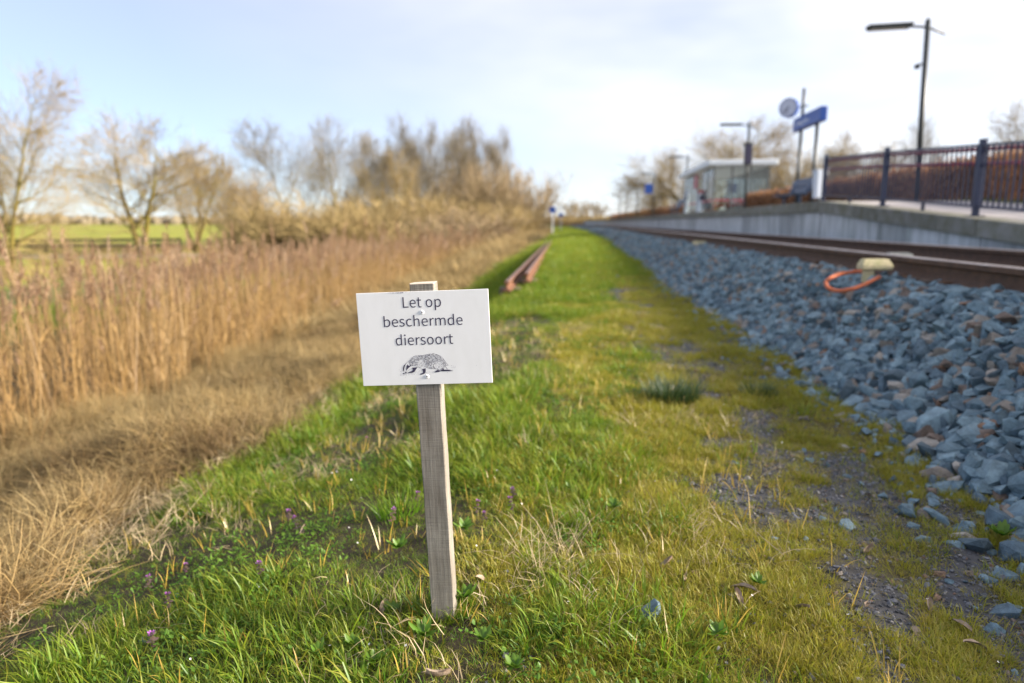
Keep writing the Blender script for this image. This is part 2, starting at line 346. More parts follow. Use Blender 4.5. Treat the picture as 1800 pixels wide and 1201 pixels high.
# ------------------------------------------------------------------ scatter: prototypes and points live in ONE object
def scatter_tree():
    g = bpy.data.node_groups.new('scatter', 'GeometryNodeTree')
    g.interface.new_socket('Geometry', in_out='INPUT', socket_type='NodeSocketGeometry'); g.interface.new_socket('Geometry', in_out='OUTPUT', socket_type='NodeSocketGeometry')
    n = g.nodes.new; l = g.links.new
    gi, go = n('NodeGroupInput'), n('NodeGroupOutput')
    def attr(nm, ty):
        a = n('GeometryNodeInputNamedAttribute'); a.data_type = ty; a.inputs['Name'].default_value = nm; return a.outputs['Attribute']
    pid = attr('proto', 'INT'); cmp = n('FunctionNodeCompare'); cmp.data_type = 'INT'; cmp.operation = 'GREATER_EQUAL'
    l(pid, [s for s in cmp.inputs if s.type == 'INT' and s.enabled][0])
    sep = n('GeometryNodeSeparateGeometry'); sep.domain = 'POINT'; l(gi.outputs[0], sep.inputs['Geometry']); l(cmp.outputs[0], sep.inputs['Selection'])
    sp = n('GeometryNodeSplitToInstances'); sp.domain = 'POINT'; l(sep.outputs['Selection'], sp.inputs[0]); l(pid, sp.inputs['Group ID'])
    ip = n('GeometryNodeInstanceOnPoints'); l(sep.outputs['Inverted'], ip.inputs['Points']); l(sp.outputs['Instances'], ip.inputs['Instance'])
    ip.inputs['Pick Instance'].default_value = True
    l(attr('pick', 'INT'), ip.inputs['Instance Index'])
    er = n('FunctionNodeEulerToRotation'); l(attr('rot', 'FLOAT_VECTOR'), er.inputs[0]); l(er.outputs[0], ip.inputs['Rotation'])
    l(attr('scl', 'FLOAT_VECTOR'), ip.inputs['Scale']); l(ip.outputs[0], go.inputs[0])
    return g
SCATTER = None
def scatter(name, protos, mats, pos, rot, scl, pick=None, label=None, cat=None, parent=None):
    """protos: list of (MB, [material index per face] or int). One object of kind stuff."""
    global SCATTER
    if SCATTER is None: SCATTER = scatter_tree()
    V, F, T, PID, MI = [], [], [], [], []
    for i, (mb, mi) in enumerate(protos):
        o = len(V); V += mb.v; F += [tuple(k + o for k in f) for f in mb.f]; T += mb.t; PID += [i] * len(mb.v)
        MI += mi if isinstance(mi, list) else [mi] * len(mb.f)
    n0, n1 = len(V), len(pos)
    me = bpy.data.meshes.new(name); me.from_pydata(V + [tuple(p) for p in np.asarray(pos, float)], [], F)
    for m in mats: me.materials.append(m)
    me.polygons.foreach_set('material_index', MI)
    def put(nm, ty, arr, key):
        a = me.attributes.new(nm, ty, 'POINT'); a.data.foreach_set(key, np.ascontiguousarray(arr).ravel())
    put('tip', 'FLOAT', np.concatenate([np.asarray(T, np.float32), np.zeros(n1, np.float32)]), 'value')
    put('proto', 'INT', np.concatenate([np.asarray(PID, np.int32), -np.ones(n1, np.int32)]), 'value')
    if pick is None: pick = rng.integers(0, len(protos), n1)
    put('pick', 'INT', np.concatenate([np.zeros(n0, np.int32), np.asarray(pick, np.int32)]), 'value')
    put('rot', 'FLOAT_VECTOR', np.concatenate([np.zeros((n0, 3)), rot]).astype(np.float32), 'vector')
    scl = np.asarray(scl, float); scl = np.repeat(scl[:, None], 3, 1) if scl.ndim == 1 else scl
    put('scl', 'FLOAT_VECTOR', np.concatenate([np.ones((n0, 3)), scl]).astype(np.float32), 'vector')
    ob = link(name, me, parent); ob['kind'] = 'stuff'
    if label: ob['label'] = label
    if cat: ob['category'] = cat
    md = ob.modifiers.new('scatter', 'NODES'); md.node_group = SCATTER
    return ob

# ================================================================== SETTING: ground, farm track, ballast bed, railway, platform
def green_edge(v): return -1.72 - .055 * np.clip(v, 0, 20)
def gravel_mask(s, v):
    g = fbm(s * 1.7 + 3, v * .9, 21)
    g = g * .7 + .3 * fbm(s * 9, v * 8, 23)
    m = sstep(.56, .68, g) * sstep(.28, .55, s)
    for cs, cv, rs, rv in ((.62, 4.6, .26, 1.0), (.98, 2.25, .22, .65), (1.0, 1.45, .17, .36), (.35, 9.0, .26, 1.6), (.8, 3.2, .12, .4), (.75, 1.6, .1, .2)):
        m = np.maximum(m, 1 - sstep(.45, 1.35, np.hypot((s - cs) / rs, (v - cv) / rv) + (fbm(s * 7, v * 6, 5, 4) - .5) * 2.6))
    return np.clip(m, 0, 1)

def build_ground():
    sa = np.concatenate([[-5000, -2500, -1200, -600, -300, -150, -90, -60, -40, -30, -24, -20], np.arange(-17, -6, .5), np.arange(-6, -2.6, .13), np.arange(-2.6, 1.75, .045),
                         [1.9, 2.5, 4, 6, 9, 14, 20, 26, 40, 80, 160, 400, 1200, 5000]])
    va = np.concatenate([[-60, -20, -8, -3, -1], np.arange(0, .7, .15), np.arange(.7, 4.4, .045), np.arange(4.4, 9, .14), np.arange(9, 24, .5), np.arange(24, 60, 2), np.arange(60, 200, 10), [240, 320, 480, 700, 1100, 2000, 3500, 5500]])
    Sg, Vg = np.meshgrid(sa, va, indexing='ij'); U = Sg + bend(Vg); Z = ground_z(U, Vg)
    ns, nv = Sg.shape
    P = np.stack([U, Vg, Z], -1).reshape(-1, 3)
    i = np.arange(ns - 1)[:, None] * nv + np.arange(nv - 1)[None, :]
    F = np.stack([i, i + nv, i + nv + 1, i + 1], -1).reshape(-1, 4)
    me = bpy.data.meshes.new('ground'); me.from_pydata(P.tolist(), [], F.tolist())
    me.polygons.foreach_set('use_smooth', [True] * len(F))
    s, v = Sg.ravel(), Vg.ravel()
    c = np.array([.055, .045, .03])[None, :] * np.ones((len(s), 1))
    def lay(w, col): 
        nonlocal c; c = c * (1 - w[:, None]) + np.array(col)[None, :] * w[:, None]
    lay(sstep(.25, .5, s) * (1 - gravel_mask(s, v)) * .7, (.11, .095, .03))            # mossy path
    lay(gravel_mask(s, v) * sstep(.1, .3, s), (.085, .085, .09))
    lay(sstep(9, 22, v) * sstep(1.7, 1.2, s) * sstep(-3, -2, s), (.10, .13, .025))
    lay(sstep(green_edge(v) + .1, green_edge(v) - .3, s) * (s > -12), (.085, .06, .03))        # dead thatch
    lay(sstep(-6, -7, s) * sstep(-9, -8, s), (.05, .045, .03))
    lay(sstep(-9, -10.5, s), (.085, .11, .022))
    far = sstep(-16, -22, s)
    lay(far, (.22, .235, .03))
    lay(far * sstep(.45, .7, fbm(s / 40, v / 14, 9)), (.27, .25, .04))
    a = me.attributes.new('zone', 'FLOAT_COLOR', 'POINT'); a.data.foreach_set('color', np.concatenate([c, np.ones((len(s), 1))], 1).astype(np.float32).ravel())
    me.materials.append(M['ground'])
    o = link('ground', me); o['kind'] = 'structure'; o['label'] = 'grassy verge sloping to the ditch and the green field beyond'
build_ground()

def ribbon(name, pts, w, mat, dz, label):
    mb = MB(); L_, R2 = [], []
    for i, p in enumerate(pts):
        d = np.array(pts[min(i+1, len(pts)-1)]) - np.array(pts[max(i-1, 0)]); d = d / np.linalg.norm(d); q = np.array([-d[1], d[0]])
        L_.append((*(np.array(p) + q * w / 2), dz)); R2.append((*(np.array(p) - q * w / 2), dz))
    n = len(pts); mb.add(L_ + R2, [(i, n + i, n + i + 1, i + 1) for i in range(n - 1)])
    o = mb.build(name, mat); o['kind'] = 'structure'; o['label'] = label; return o
q0, q1, q2 = at_z(-160, 451, -1.09), at_z(120, 451, -1.09), at_z(330, 449, -1.09)
dq = (q2 - q1)[:2] / np.linalg.norm((q2 - q1)[:2])
ribbon('farm_track', [tuple(q0[:2]), tuple(q1[:2]), tuple(q2[:2]), tuple(q2[:2] + dq * 6)], 5.5, M['track_dirt'], -1.085, 'brown farm track running along the edge of the field')

# ballast bed under the stones
BED_S = [1.30, 1.46, 1.62, 1.80, 1.98, 2.12, 2.3, 2.6, 3.9, 4.2, 4.86]
BED_Z = [-.06, .03, .14, .27, .40, .46, .485, .475, .475, .48, .42]
def foot_shift(v): return (vnoise(np.asarray(v) * .55, np.zeros_like(v) + 2.5, 31) - .5) * .34 + (vnoise(np.asarray(v) * 1.9, np.zeros_like(v) + 7.5, 32) - .5) * .16 - .12 * sstep(12, 25, v) 
def bed_z(s, v): 
    s2 = s - foot_shift(v) * sstep(2.2, 1.5, s)
    return np.interp(s2, BED_S, BED_Z) + (fbm(s * 3, v * 3, 41) - .5) * .05 * (s < 2.4)
def build_bed():
    sa = np.concatenate([np.arange(1.1, 2.3, .06), [2.4, 2.6, 3.2, 3.9, 4.2, 4.5, 4.845]]); va = np.concatenate([np.arange(-3, 25, .2), np.arange(25, 400, 4)])
    Sg, Vg = np.meshgrid(sa, va, indexing='ij'); Z = bed_z(Sg, Vg); U = Sg + bend(Vg); ns, nv = Sg.shape
    i = np.arange(ns - 1)[:, None] * nv + np.arange(nv - 1)[None, :]
    F = np.stack([i, i + nv, i + nv + 1, i + 1], -1).reshape(-1, 4)
    me = bpy.data.meshes.new('ballast_bed'); me.from_pydata(np.stack([U, Vg, Z], -1).reshape(-1, 3).tolist(), [], F.tolist()); me.materials.append(M['bed'])
    o = link('ballast_bed', me); o['kind'] = 'structure'; o['label'] = 'bank of blue grey ballast stones beside the railway line'; return o
BED = build_bed()

def stone_mb(seed, flat=.62, n=13, r=.5):
    rg = np.random.default_rng(seed); bm = bmesh.new()
    el = np.array([1.0, rg.uniform(.6, .85), flat * rg.uniform(.8, 1.15)]) * r
    for _ in range(n):
        p = rg.normal(size=3); p /= np.linalg.norm(p); p = np.sign(p) * np.abs(p) ** .75; p /= np.linalg.norm(p) ** .5
        bm.verts.new(p * el)
    h = bmesh.ops.convex_hull(bm, input=bm.verts)
    bmesh.ops.delete(bm, geom=[g for g in h['geom_interior'] if isinstance(g, bmesh.types.BMVert)], context='VERTS')
    bm.verts.index_update(); mb = MB()
    mb.add([tuple(v.co) for v in bm.verts], [tuple(v.index for v in f.verts) for f in bm.faces]); bm.free(); return mb
STONES = [stone_mb(100 + k, flat=.5 + .05 * (k % 5)) for k in range(14)]
STONE_ME = [m.mesh('stone', M['stone']) for m in STONES]

def build_ballast():
    P, D = [], []
    def lay(n, s0, s1, v0, v1, d0, d1, foot=False):
        s = rng.uniform(s0, s1, n); v = rng.uniform(v0, v1, n); d = np.exp(rng.uniform(math.log(d0), math.log(d1), n))
        z = bed_z(s, v) + d * rng.uniform(-.05, .30, n)
        keep = s > 1.36 + foot_shift(v) - .22 * rng.random(n) ** 3
        s, v, d, z = s[keep], v[keep], d[keep], z[keep]
        low = sstep(.25, 0, z); d = d * (1 + .35 * low * rng.random(len(d)))
        P.append(np.stack([s + bend(v), v, z], 1)); D.append(d)
    lay(4200, 1.15, 2.34, .9, 5.5, .058, .13)
    lay(1100, 1.15, 2.34, .9, 5.5, .10, .15)
    lay(6500, 1.15, 2.34, .9, 5.5, .02, .055)
    lay(8500, 1.1, 2.34, 5.5, 13, .055, .13)
    lay(8500, 1.0, 2.34, 13, 30, .07, .12)
    lay(8000, 1.0, 2.34, 30, 110, .11, .19)
    lay(5200, 2.42, 3.80, 3, 14, .05, .09); lay(2600, 3.92, 4.80, 3, 14, .05, .09); lay(3500, 2.42, 4.8, 14, 60, .08, .14)
    for n, v0, v1 in ((900, .9, 6), (700, 6, 16)):                      # strays on the grass in front of the foot
        v = rng.uniform(v0, v1, n); s = 1.42 + foot_shift(v) - rng.exponential(.13, n); d = np.exp(rng.uniform(math.log(.02), math.log(.085), n)); z = ground_z(s + bend(v), v) + d * rng.uniform(-.08, .15, n)
        P.append(np.stack([s + bend(v), v, z], 1)); D.append(d)
    P = np.concatenate(P); D = np.concatenate(D)
    # keep sleeper tops between the rails mostly clear
    s = P[:, 0] - bend(P[:, 1]); on = (s > 2.45) & (s < 3.85); P[on, 2] = np.minimum(P[on, 2], .47)
    n = len(P); rot = np.stack([rng.normal(0, .55, n), rng.normal(0, .55, n), rng.uniform(0, 6.28, n)], 1)
    scl = D[:, None] * np.stack([rng.uniform(.9, 1.2, n), rng.uniform(.8, 1.1, n), rng.uniform(.75, 1.15, n)], 1)
    pick = rng.integers(0, len(STONES), n)
    px, py, z = project(P)
    big = np.where((px > -10) & (px < 1810) & (py > 0) & (py < 1210) & (z > .3) & (s < 2.3), D / z, 0)
    top = set(np.argsort(-big)[:300].tolist()); idx = np.array([i not in top for i in range(n)])
    for i in sorted(top): link('stone', STONE_ME[pick[i]], BED, P[i], rot[i], scl[i])
    scatter('ballast_stones', [(m, 0) for m in STONES], [M['stone']], P[idx], rot[idx], scl[idx], pick[idx], parent=BED)
build_ballast()

# ---- the running line: two rails on concrete sleepers
RAIL_TOP = .68
def rail_section(h=.155, head=.072, foot=.14, web=.018):
    return [(-foot/2, 0), (foot/2, 0), (foot/2, .012), (web/2+.01, .028), (web/2, .045), (web/2, h-.05), (head/2, h-.038), (head/2, h-.006), (head/2-.008, h), (-head/2+.008, h), (-head/2, h-.006), (-head/2, h-.038), (-web/2, h-.05), (-web/2, .045), (-web/2-.01, .028), (-foot/2, .012)]
def sweep(sec, path, mat_side, mat_top, name, parent, top_from):
    """A rail: the section swept along a path; head faces at or above top_from take the worn material."""
    n = len(sec); V, F, MI = [], [], []
    for i, p in enumerate(path):
        d = np.array(path[min(i+1, len(path)-1)][:2]) - np.array(path[max(i-1, 0)][:2]); d /= np.linalg.norm(d); q = np.array([d[1], -d[0]])
        for x, z in sec: V.append((p[0] + q[0]*x, p[1] + q[1]*x, p[2] + z))
    for i in range(len(path) - 1):
        for k in range(n):
            k2 = (k+1) % n; F.append((i*n+k, i*n+k2, (i+1)*n+k2, (i+1)*n+k)); MI.append(1 if min(sec[k][1], sec[k2][1]) >= top_from else 0)
    F += [tuple(range(n-1, -1, -1)), tuple(range((len(path)-1)*n, len(path)*n))]; MI += [0, 0]
    me = bpy.data.meshes.new(name); me.from_pydata(V, [], F); me.materials.append(mat_side); me.materials.append(mat_top)
    me.polygons.foreach_set('material_index', MI); return link(name, me, parent)
LINE = thing('railway_track', 'railway line of two brown rails on concrete sleepers', 'railway track')
for s0, nm in ((2.38, 'rusty brown rail on the verge side'), (3.887, 'rusty brown rail on the platform side')):
    vs_ = np.concatenate([np.arange(-4, 60, 2), np.arange(60, 420, 10)])
    r = sweep(rail_section(), [(s0 + bend(v), v, RAIL_TOP - .155) for v in vs_], M['rail_rust'], M['rail_top'], 'rail', LINE, .14); r['label'] = nm
slp = MB().hexa([(-.96,-.13,.30),(.96,-.13,.30),(.96,.13,.30),(-.96,.13,.30),(-.96,-.11,.512),(.96,-.11,.512),(.96,.11,.512),(-.96,.11,.512)]).mesh('sleeper', M['sleeper'])
clip = MB().bbox((-.03, -.04, .505), (.03, .04, .555), .008).mesh('rail_clip', M['rail_rust'])
v = 2.2
while v < 62:
    o = link('sleeper', slp, LINE, (3.1335 + float(bend(v)), v, 0))
    for cx in ((-.835, -.665, .665, .835) if v < 26 else ()): link('rail_clip', clip, o, (cx, 0, 0))
    v += .6
mb = MB().bbox((-.2, -.11, 0), (.2, .11, .07), .01)
bal = thing('track_beacon', 'pale grey flat box fixed between the two rails', 'track beacon', (2.93, 6.75, .565)); bal.scale = (.55, .55, 1); o = mb.build('housing', M['concrete'], bal)
MB().bbox((-.17, -.08, .071), (.17, .08, .08), .004).build('lid', M['concrete'], bal); MB().box((-.1, -.09, -.055), (.1, .09, -.001)).build('bracket', M['rail_rust'], bal)

# ---- platform with ramp
VC, KERB_S, KH, PZ = 14.78, 4.85, .225, 1.36
def plat_z(v): return np.where(np.asarray(v) > VC, PZ, PZ - .068 * (VC - np.asarray(v)))
PLAT = thing('station_platform', 'long concrete railway platform with a ramp down at its end', 'platform')
V_END = 150.0
edges = list(np.arange(2.2, VC - .3, .98)) + [VC] + list(np.arange(VC + .98, 46, .98)); PIECE_END = edges[-1]
def pface(v0, v1, s0, s1, z0f, z1f, gap=.006):
    a, b = v0 + gap, v1 - gap; q = []
    for zf in (z0f, z1f):
        q += [(s0 + float(bend(a)), a, float(zf(a))), (s1 + float(bend(a)), a, float(zf(a))), (s1 + float(bend(b)), b, float(zf(b))), (s0 + float(bend(b)), b, float(zf(b)))]
    return q
for i in range(len(edges) - 1):
    v0, v1 = edges[i], edges[i + 1]; j = rng.uniform(-.004, .004)
    wide = abs(v0 - VC) < .01
    MB().hexa(pface(v0, v1, KERB_S + .05 + j + (.0 if not wide else -.02), KERB_S + .22, lambda v: .25, lambda v: plat_z(v) - KH, .011)).build('wall_panel', M['concrete'], PLAT)
    o = MB().hexa(pface(v0, v1, KERB_S - .02 + j, KERB_S + .40, lambda v: plat_z(v) - KH + .001, lambda v: plat_z(v) + j * .6, .004)).build('coping_block', M['coping'], PLAT); bevel(o, .012, 2)
mb, mc = MB(), MB()
v = PIECE_END
while v < V_END:
    w = min(v + 1.96, V_END); mb.hexa(pface(v, w, KERB_S + .05, KERB_S + .22, lambda q: .25, lambda q: PZ - KH, .012)); mc.hexa(pface(v, w, KERB_S - .02, KERB_S + .40, lambda q: PZ - KH + .001, lambda q: PZ, .008)); v = w
mb.build('far_wall_panels', M['concrete'], PLAT)['kind'] = 'stuff'; mc.build('far_coping_blocks', M['coping'], PLAT)['kind'] = 'stuff'
mb = MB(); vsp = list(np.arange(2.2, VC, 1.4)) + [VC] + list(np.arange(VC + 4, V_END + 2, 4))
for a, b in zip(vsp[:-1], vsp[1:]): mb.hexa(pface(a, b, KERB_S + .405, 9.9, lambda v: .2, lambda v: plat_z(v) - .004, 0))
mb.build('paving', M['paving'], PLAT)

# ---- ramp railing
FEN = thing('ramp_railing', 'navy steel railing with red handrails along the platform ramp', 'railing')
FS = KERB_S + .21
fp = [15.40, 12.42, 9.58, 6.76, 3.94]
for v in fp:
    z = float(plat_z(v)) - .004
    p = MB().bbox((FS-.036, v-.036, z), (FS+.036, v+.036, z+.955), .006).build('railing_post', M['navy'], FEN)
    MB().bbox((FS-.085, v-.085, z), (FS+.085, v+.085, z+.016), .004).build('base_plate', M['navy'], p)
    MB().bbox((FS-.042, v-.042, z+.956), (FS+.042, v+.042, z+.972), .004).build('post_cap', M['navy'], p)
bal_me = {}
for a, b in zip(fp[:-1], fp[1:]):
    za, zb = float(plat_z(a)), float(plat_z(b))
    def bar(h, t, w, off, mat, nm, n=0):
        y0, y1 = a - .04, b + .04; z0, z1 = float(plat_z(y0)) + h, float(plat_z(y1)) + h
        if n: MB().tube([(FS + off, y1, z1), (FS + off, y0, z0)], t, n).build(nm, mat, FEN, smooth=True)
        else: MB().hexa([(FS+off-w, y1, z1-t), (FS+off+w, y1, z1-t), (FS+off+w, y0, z0-t), (FS+off-w, y0, z0-t), (FS+off-w, y1, z1+t), (FS+off+w, y1, z1+t), (FS+off+w, y0, z0+t), (FS+off-w, y0, z0+t)]).build(nm, mat, FEN)
    bar(.895, .014, .024, 0, M['navy'], 'top_rail'); bar(.125, .016, .02, 0, M['navy'], 'bottom_rail')
    bar(.848, .027, 0, .06, M['red'], 'handrail', 10); bar(.665, .025, 0, .06, M['red'], 'handrail', 10)
    n = 22
    for k in range(1, n + 1):
        v = a + (b - a) * k / (n + 1); z = float(plat_z(v))
        if 'b' not in bal_me: bal_me['b'] = MB().box((-.0095, -.0095, .14), (.0095, .0095, .882)).mesh('baluster', M['navy'])
        link('baluster', bal_me['b'], FEN, (FS, v, z))
    mid = (a + b) / 2; MB().box((FS-.02, mid-.02, float(plat_z(mid))-.002), (FS+.02, mid+.02, float(plat_z(mid))+.108)).build('railing_foot', M['navy'], FEN)

# ---- platform lamps
def make_lamp():
    t = thing('platform_lamp', 'lamp', 'lamp post', group='lamp posts along the platform')
    MB().tube([(0, 0, 0), (0, 0, 4.5)], [.078, .062], 12).build('pole', M['pole'], t, smooth=True)
    MB().bbox((-.11, -.11, 0), (.11, .11, .03), .006).build('base_plate', M['pole'], t)
    MB().tube([(0, 0, 4.5), (0, 0, 4.57)], [.062, .006], 12).build('pole_cap', M['pole'], t)
    MB().tube([(.42, 0, 4.16), (0, 0, 4.34), (-.52, 0, 4.40)], .03, 8).build('bracket', M['pole'], t, smooth=True)
    h = MB().hexa([(-1.42, -.13, 4.355), (-.42, -.13, 4.345), (-.42, .13, 4.345), (-1.42, .13, 4.355), (-1.45, -.15, 4.46), (-.36, -.15, 4.46), (-.36, .15, 4.46), (-1.45, .15, 4.46)]).build('lamp_head', M['pole'], t); bevel(h, .02)
    MB().box((-1.36, -.11, 4.346), (-.5, .11, 4.3535)).build('lens', M['lens'], h)
    MB().tube([(0, 0, 3.45), (-.14, 0, 3.48), (-.17, 0, 3.44)], [.02, .02, .02], 8).build('bracket', M['pole'], t)
    b = MB().bbox((-.25, -.055, 3.36), (-.13, .055, 3.47), .02).build('camera_dome', M['pole'], t)
    return t
lamps = [(1611, 352, 18.6), (1309, 361, 32.6), (1205, 369, 47.2), (1148, 377, 62.5), (1119, 381, 78), (1101, 384, 93), (1088.5, 386, 108)]
lamp_lab = ['tall dark lamp post standing behind the ramp railing', 'dark lamp post with the black display box on its pole', 'dark lamp post at the far end of the glass shelter', 'lamp post with the small blue panel hanging beside it',
            'first slim lamp post beyond the one with the blue panel', 'second slim lamp post beyond the one with the blue panel', 'farthest and smallest lamp post near the end of the platform']
lp = make_lamp(); LP = []
for i, (px, py, r) in enumerate(lamps):
    o = lp if i == 0 else copy_tree(lp); p = at_r(px, py, r); o.scale = (.885 if i == 0 else .86,) * 3; o.location = (p[0], p[1], PZ - .006); o['label'] = lamp_lab[i]; LP.append(p); o.rotation_euler = (0, R_(-1.9) if i == 0 else 0, 0)
p = LP[1]; t = thing('display_box', 'black departure display box fixed to a lamp pole', 'display box', (p[0], p[1], PZ + 2.05))
o = MB().bbox((-.17, -.20, 0), (.17, -.06, .95), .015).build('housing', M['pole'], t); MB().box((-.14, -.206, .08), (.14, -.201, .87)).build('screen', M['ink'], t); MB().box((-.04, -.059, .4), (.04, -.0, .55)).build('bracket', M['pole'], t)
p = LP[3]; t = thing('blue_panel_sign', 'small square blue panel sign hanging beside a lamp pole', 'sign', (p[0], p[1], PZ + 2.1))
MB().bbox((-.78, -.04, 0), (-.12, .04, .82), .01).build('panel', M['blue'], t); MB().box((-.119, -.02, .6), (-.0, .02, .68)).build('bracket', M['pole'], t)

# ---- station name board and clock
pb = at_r(1447, 212, 24.2); pa = at_r(1400, 222, 26.9); sx = float((pa[0] + pb[0]) / 2); y0, y1 = float(pb[1]), float(pa[1])
nb = thing('station_name_board', 'long blue station name board on two slim posts', 'station sign', (sx, y0, PZ))
zt = float(pb[2]) - PZ
box = MB().bbox((-.11, 0, zt), (.11, y1 - y0, zt + .44), .015).build('board', M['blue'], nb)
mb = MB(); x = .95                                     # row of white letters, too small to read in the photograph
for k, (w, h, up) in enumerate([(.13, .19, 0), (.09, .13, 0), (.09, .13, 0), (.05, .20, 0), (.1, .13, 0), (.1, .13, -.05), (.1, .13, 0), (.06, .19, 0), (.1, .13, 0), (.1, .13, 0)]):
    zb = zt + .13 + up
    mb.add([(-.1125, y1-y0-x+.55-.0, zb), (-.1125, y1-y0-x+.55-.03, zb), (-.1125, y1-y0-x+.55-.03, zb+h), (-.1125, y1-y0-x+.55, zb+h)], [(0,1,2,3)])
    mb.add([(-.1125, y1-y0-x+.55-.031, zb+h*.4), (-.1125, y1-y0-x+.55-w, zb+h*.4), (-.1125, y1-y0-x+.55-w, zb+h*.65), (-.1125, y1-y0-x+.55-.031, zb+h*.65)], [(0,1,2,3)])
    x += w + .04
mb.build('lettering', M['blue_white'], box)
for yy, top in ((.55, zt - .002), (y1 - y0 - .62, zt - .002)): MB().tube([(0, yy, -.005), (0, yy, top)], .058, 10).build('post', M['pole'], nb, smooth=True)
MB().tube([(0, y1 - y0 - .62, zt + .441), (0, y1 - y0 - .62, zt + 1.36)], .05, 10).build('mast', M['pole'], nb, smooth=True)
cc = at_r(1387, 190, 26.6)
ck = thing('station_clock', 'round white station clock on a short arm beside the mast', 'clock', tuple(cc), rot=(0, 0, R_(-38)))
ck_r = .33
MB().tube([(0, -.075, 0), (0, .075, 0)], ck_r, 32).build('rim', M['blue'], ck, smooth=False)
f = MB().tube([(0, -.082, 0), (0, -.0755, 0)], ck_r * .92, 32).build('face', M['clock_face'], ck)
for ang, ln, w in ((200, .19, .016), (232, .27, .012)):
    a = R_(ang); d = np.array([math.sin(a), math.cos(a)]); q = np.array([d[1], -d[0]]) * w
    MB().hexa([(*(( -d*.05 - q)[:1]), -.088, (-d*.05-q)[1]), ((d*ln-q)[0], -.088, (d*ln-q)[1]), ((d*ln+q)[0], -.088, (d*ln+q)[1]), ((-d*.05+q)[0], -.088, (-d*.05+q)[1]),
               ((-d*.05-q)[0], -.084, (-d*.05-q)[1]), ((d*ln-q)[0], -.084, (d*ln-q)[1]), ((d*ln+q)[0], -.084, (d*ln+q)[1]), ((-d*.05+q)[0], -.084, (-d*.05+q)[1])]).build('clock_hand', M['ink'], f)
mk = MB()
for k in range(12):
    a = R_(30 * k); d = np.array([math.sin(a), math.cos(a)]); q = np.array([d[1], -d[0]]) * .012
    P_ = [d * .22 - q, d * .275 - q, d * .275 + q, d * .22 + q]; mk.add([(p_[0], -.0826, p_[1]) for p_ in P_], [(0, 1, 2, 3)])
mk.build('hour_marks', M['ink'], f)
MB().tube([(ck_r, 0, 0), (ck_r + .34, 0, -.0)], .022, 8).build('arm', M['pole'], ck)

# ---- benches, panels, ticket posts, bin
def make_bench(name, label, loc, rz, L_=1.9, group=None):
    t = thing(name, label, 'bench', loc, rz, group)
    n = 7
    for k in range(n): MB().bbox((-.46 + k * .068, 0, .44), (-.46 + k * .068 + .05, L_, .465), .006).build('seat_slat', M['bench_blue'], t)
    for k in range(7):
        z = .50 + k * .068; x = .05 + k * .022
        MB().hexa([(x, 0, z), (x + .022, 0, z - .006), (x + .022, L_, z - .006), (x, L_, z), (x + .018, 0, z + .055), (x + .04, 0, z + .049), (x + .04, L_, z + .049), (x + .018, L_, z + .055)]).build('back_slat', M['bench_blue'], t)
    for y in (.25, L_ - .25):
        MB().tube([(-.40, y, .43), (-.2, y, .40), (.0, y, .42), (.24, y, .96)], [.03, .03, .032, .022], 8).build('frame', M['bench_blue'], t)
        MB().tube([(-.16, y, .40), (-.16, y, 0)], .04, 10).build('leg', M['bench_blue'], t); MB().bbox((-.3, y - .07, 0), (-.02, y + .07, .02), .005).build('foot', M['bench_blue'], t)
        MB().tube([(-.38, y, .47), (-.36, y, .66), (.02, y, .68)], .02, 8).build('armrest', M['bench_blue'], t)
    return t
pbn = at_r(1422, 350, 23.3); b1 = make_bench('platform_bench', 'dark blue metal bench just past the top of the ramp', (pbn[0] - .1, pbn[1] - .2, PZ - .006), 0, 2.2, 'benches on the platform')
pp = at_r(1186, 372, 43.0); b2 = make_bench('platform_bench', 'dark blue metal bench beyond the glass shelter', (pp[0] + .2, pp[1] - .9, PZ), 0, 2.6, 'benches on the platform')
p = at_r(1439, 345, 18.6)
t = thing('litter_bin', 'pale blue grey tapered bin standing between the bench and the railing', 'bin', (p[0], p[1], PZ - .005), R_(10))
o = MB().hexa([(-.105, -.10, .16), (.105, -.10, .16), (.105, .10, .16), (-.105, .10, .16), (-.135, -.13, .80), (.135, -.13, .84), (.135, .13, .84), (-.135, .13, .80)]).build('body', M['light_grey'], t); bevel(o, .015)
MB().hexa([(-.14, -.135, .803), (.14, -.135, .843), (.14, .135, .843), (-.14, .135, .803), (-.14, -.135, .83), (.14, -.135, .875), (.14, .135, .875), (-.14, .135, .83)]).build('lid', M['light_grey'], t)
MB().tube([(0, 0, 0), (0, 0, .159)], .05, 10).build('foot', M['pole'], t)
for (px, r, lab, hh) in ((1240, 40.5, 'pale blue ticket post with red top by the shelter front', 1.35), (1215, 43.5, 'slim white ticket post nearer the far shelter end', 1.5)):
    p = at_r(px, 365, r); t = thing('ticket_post', lab, 'ticket post', (p[0] - .3, p[1], PZ - .005), 0)
    w = .16 if hh < 1.4 else .11
    b = MB().bbox((-w, -w, 0), (w, w, hh * .88), .03).build('body', M['light_grey'], t); MB().bbox((-w*.9, -w*.9, hh * .881), (w*.9, w*.9, hh), .02).build('cap', M['pink'] if hh < 1.4 else M['light_grey'], t)
    MB().box((-w*.6, -w-.006, hh*.6), (w*.6, -w-.001, hh*.8)).build('screen', M['ink'], t)

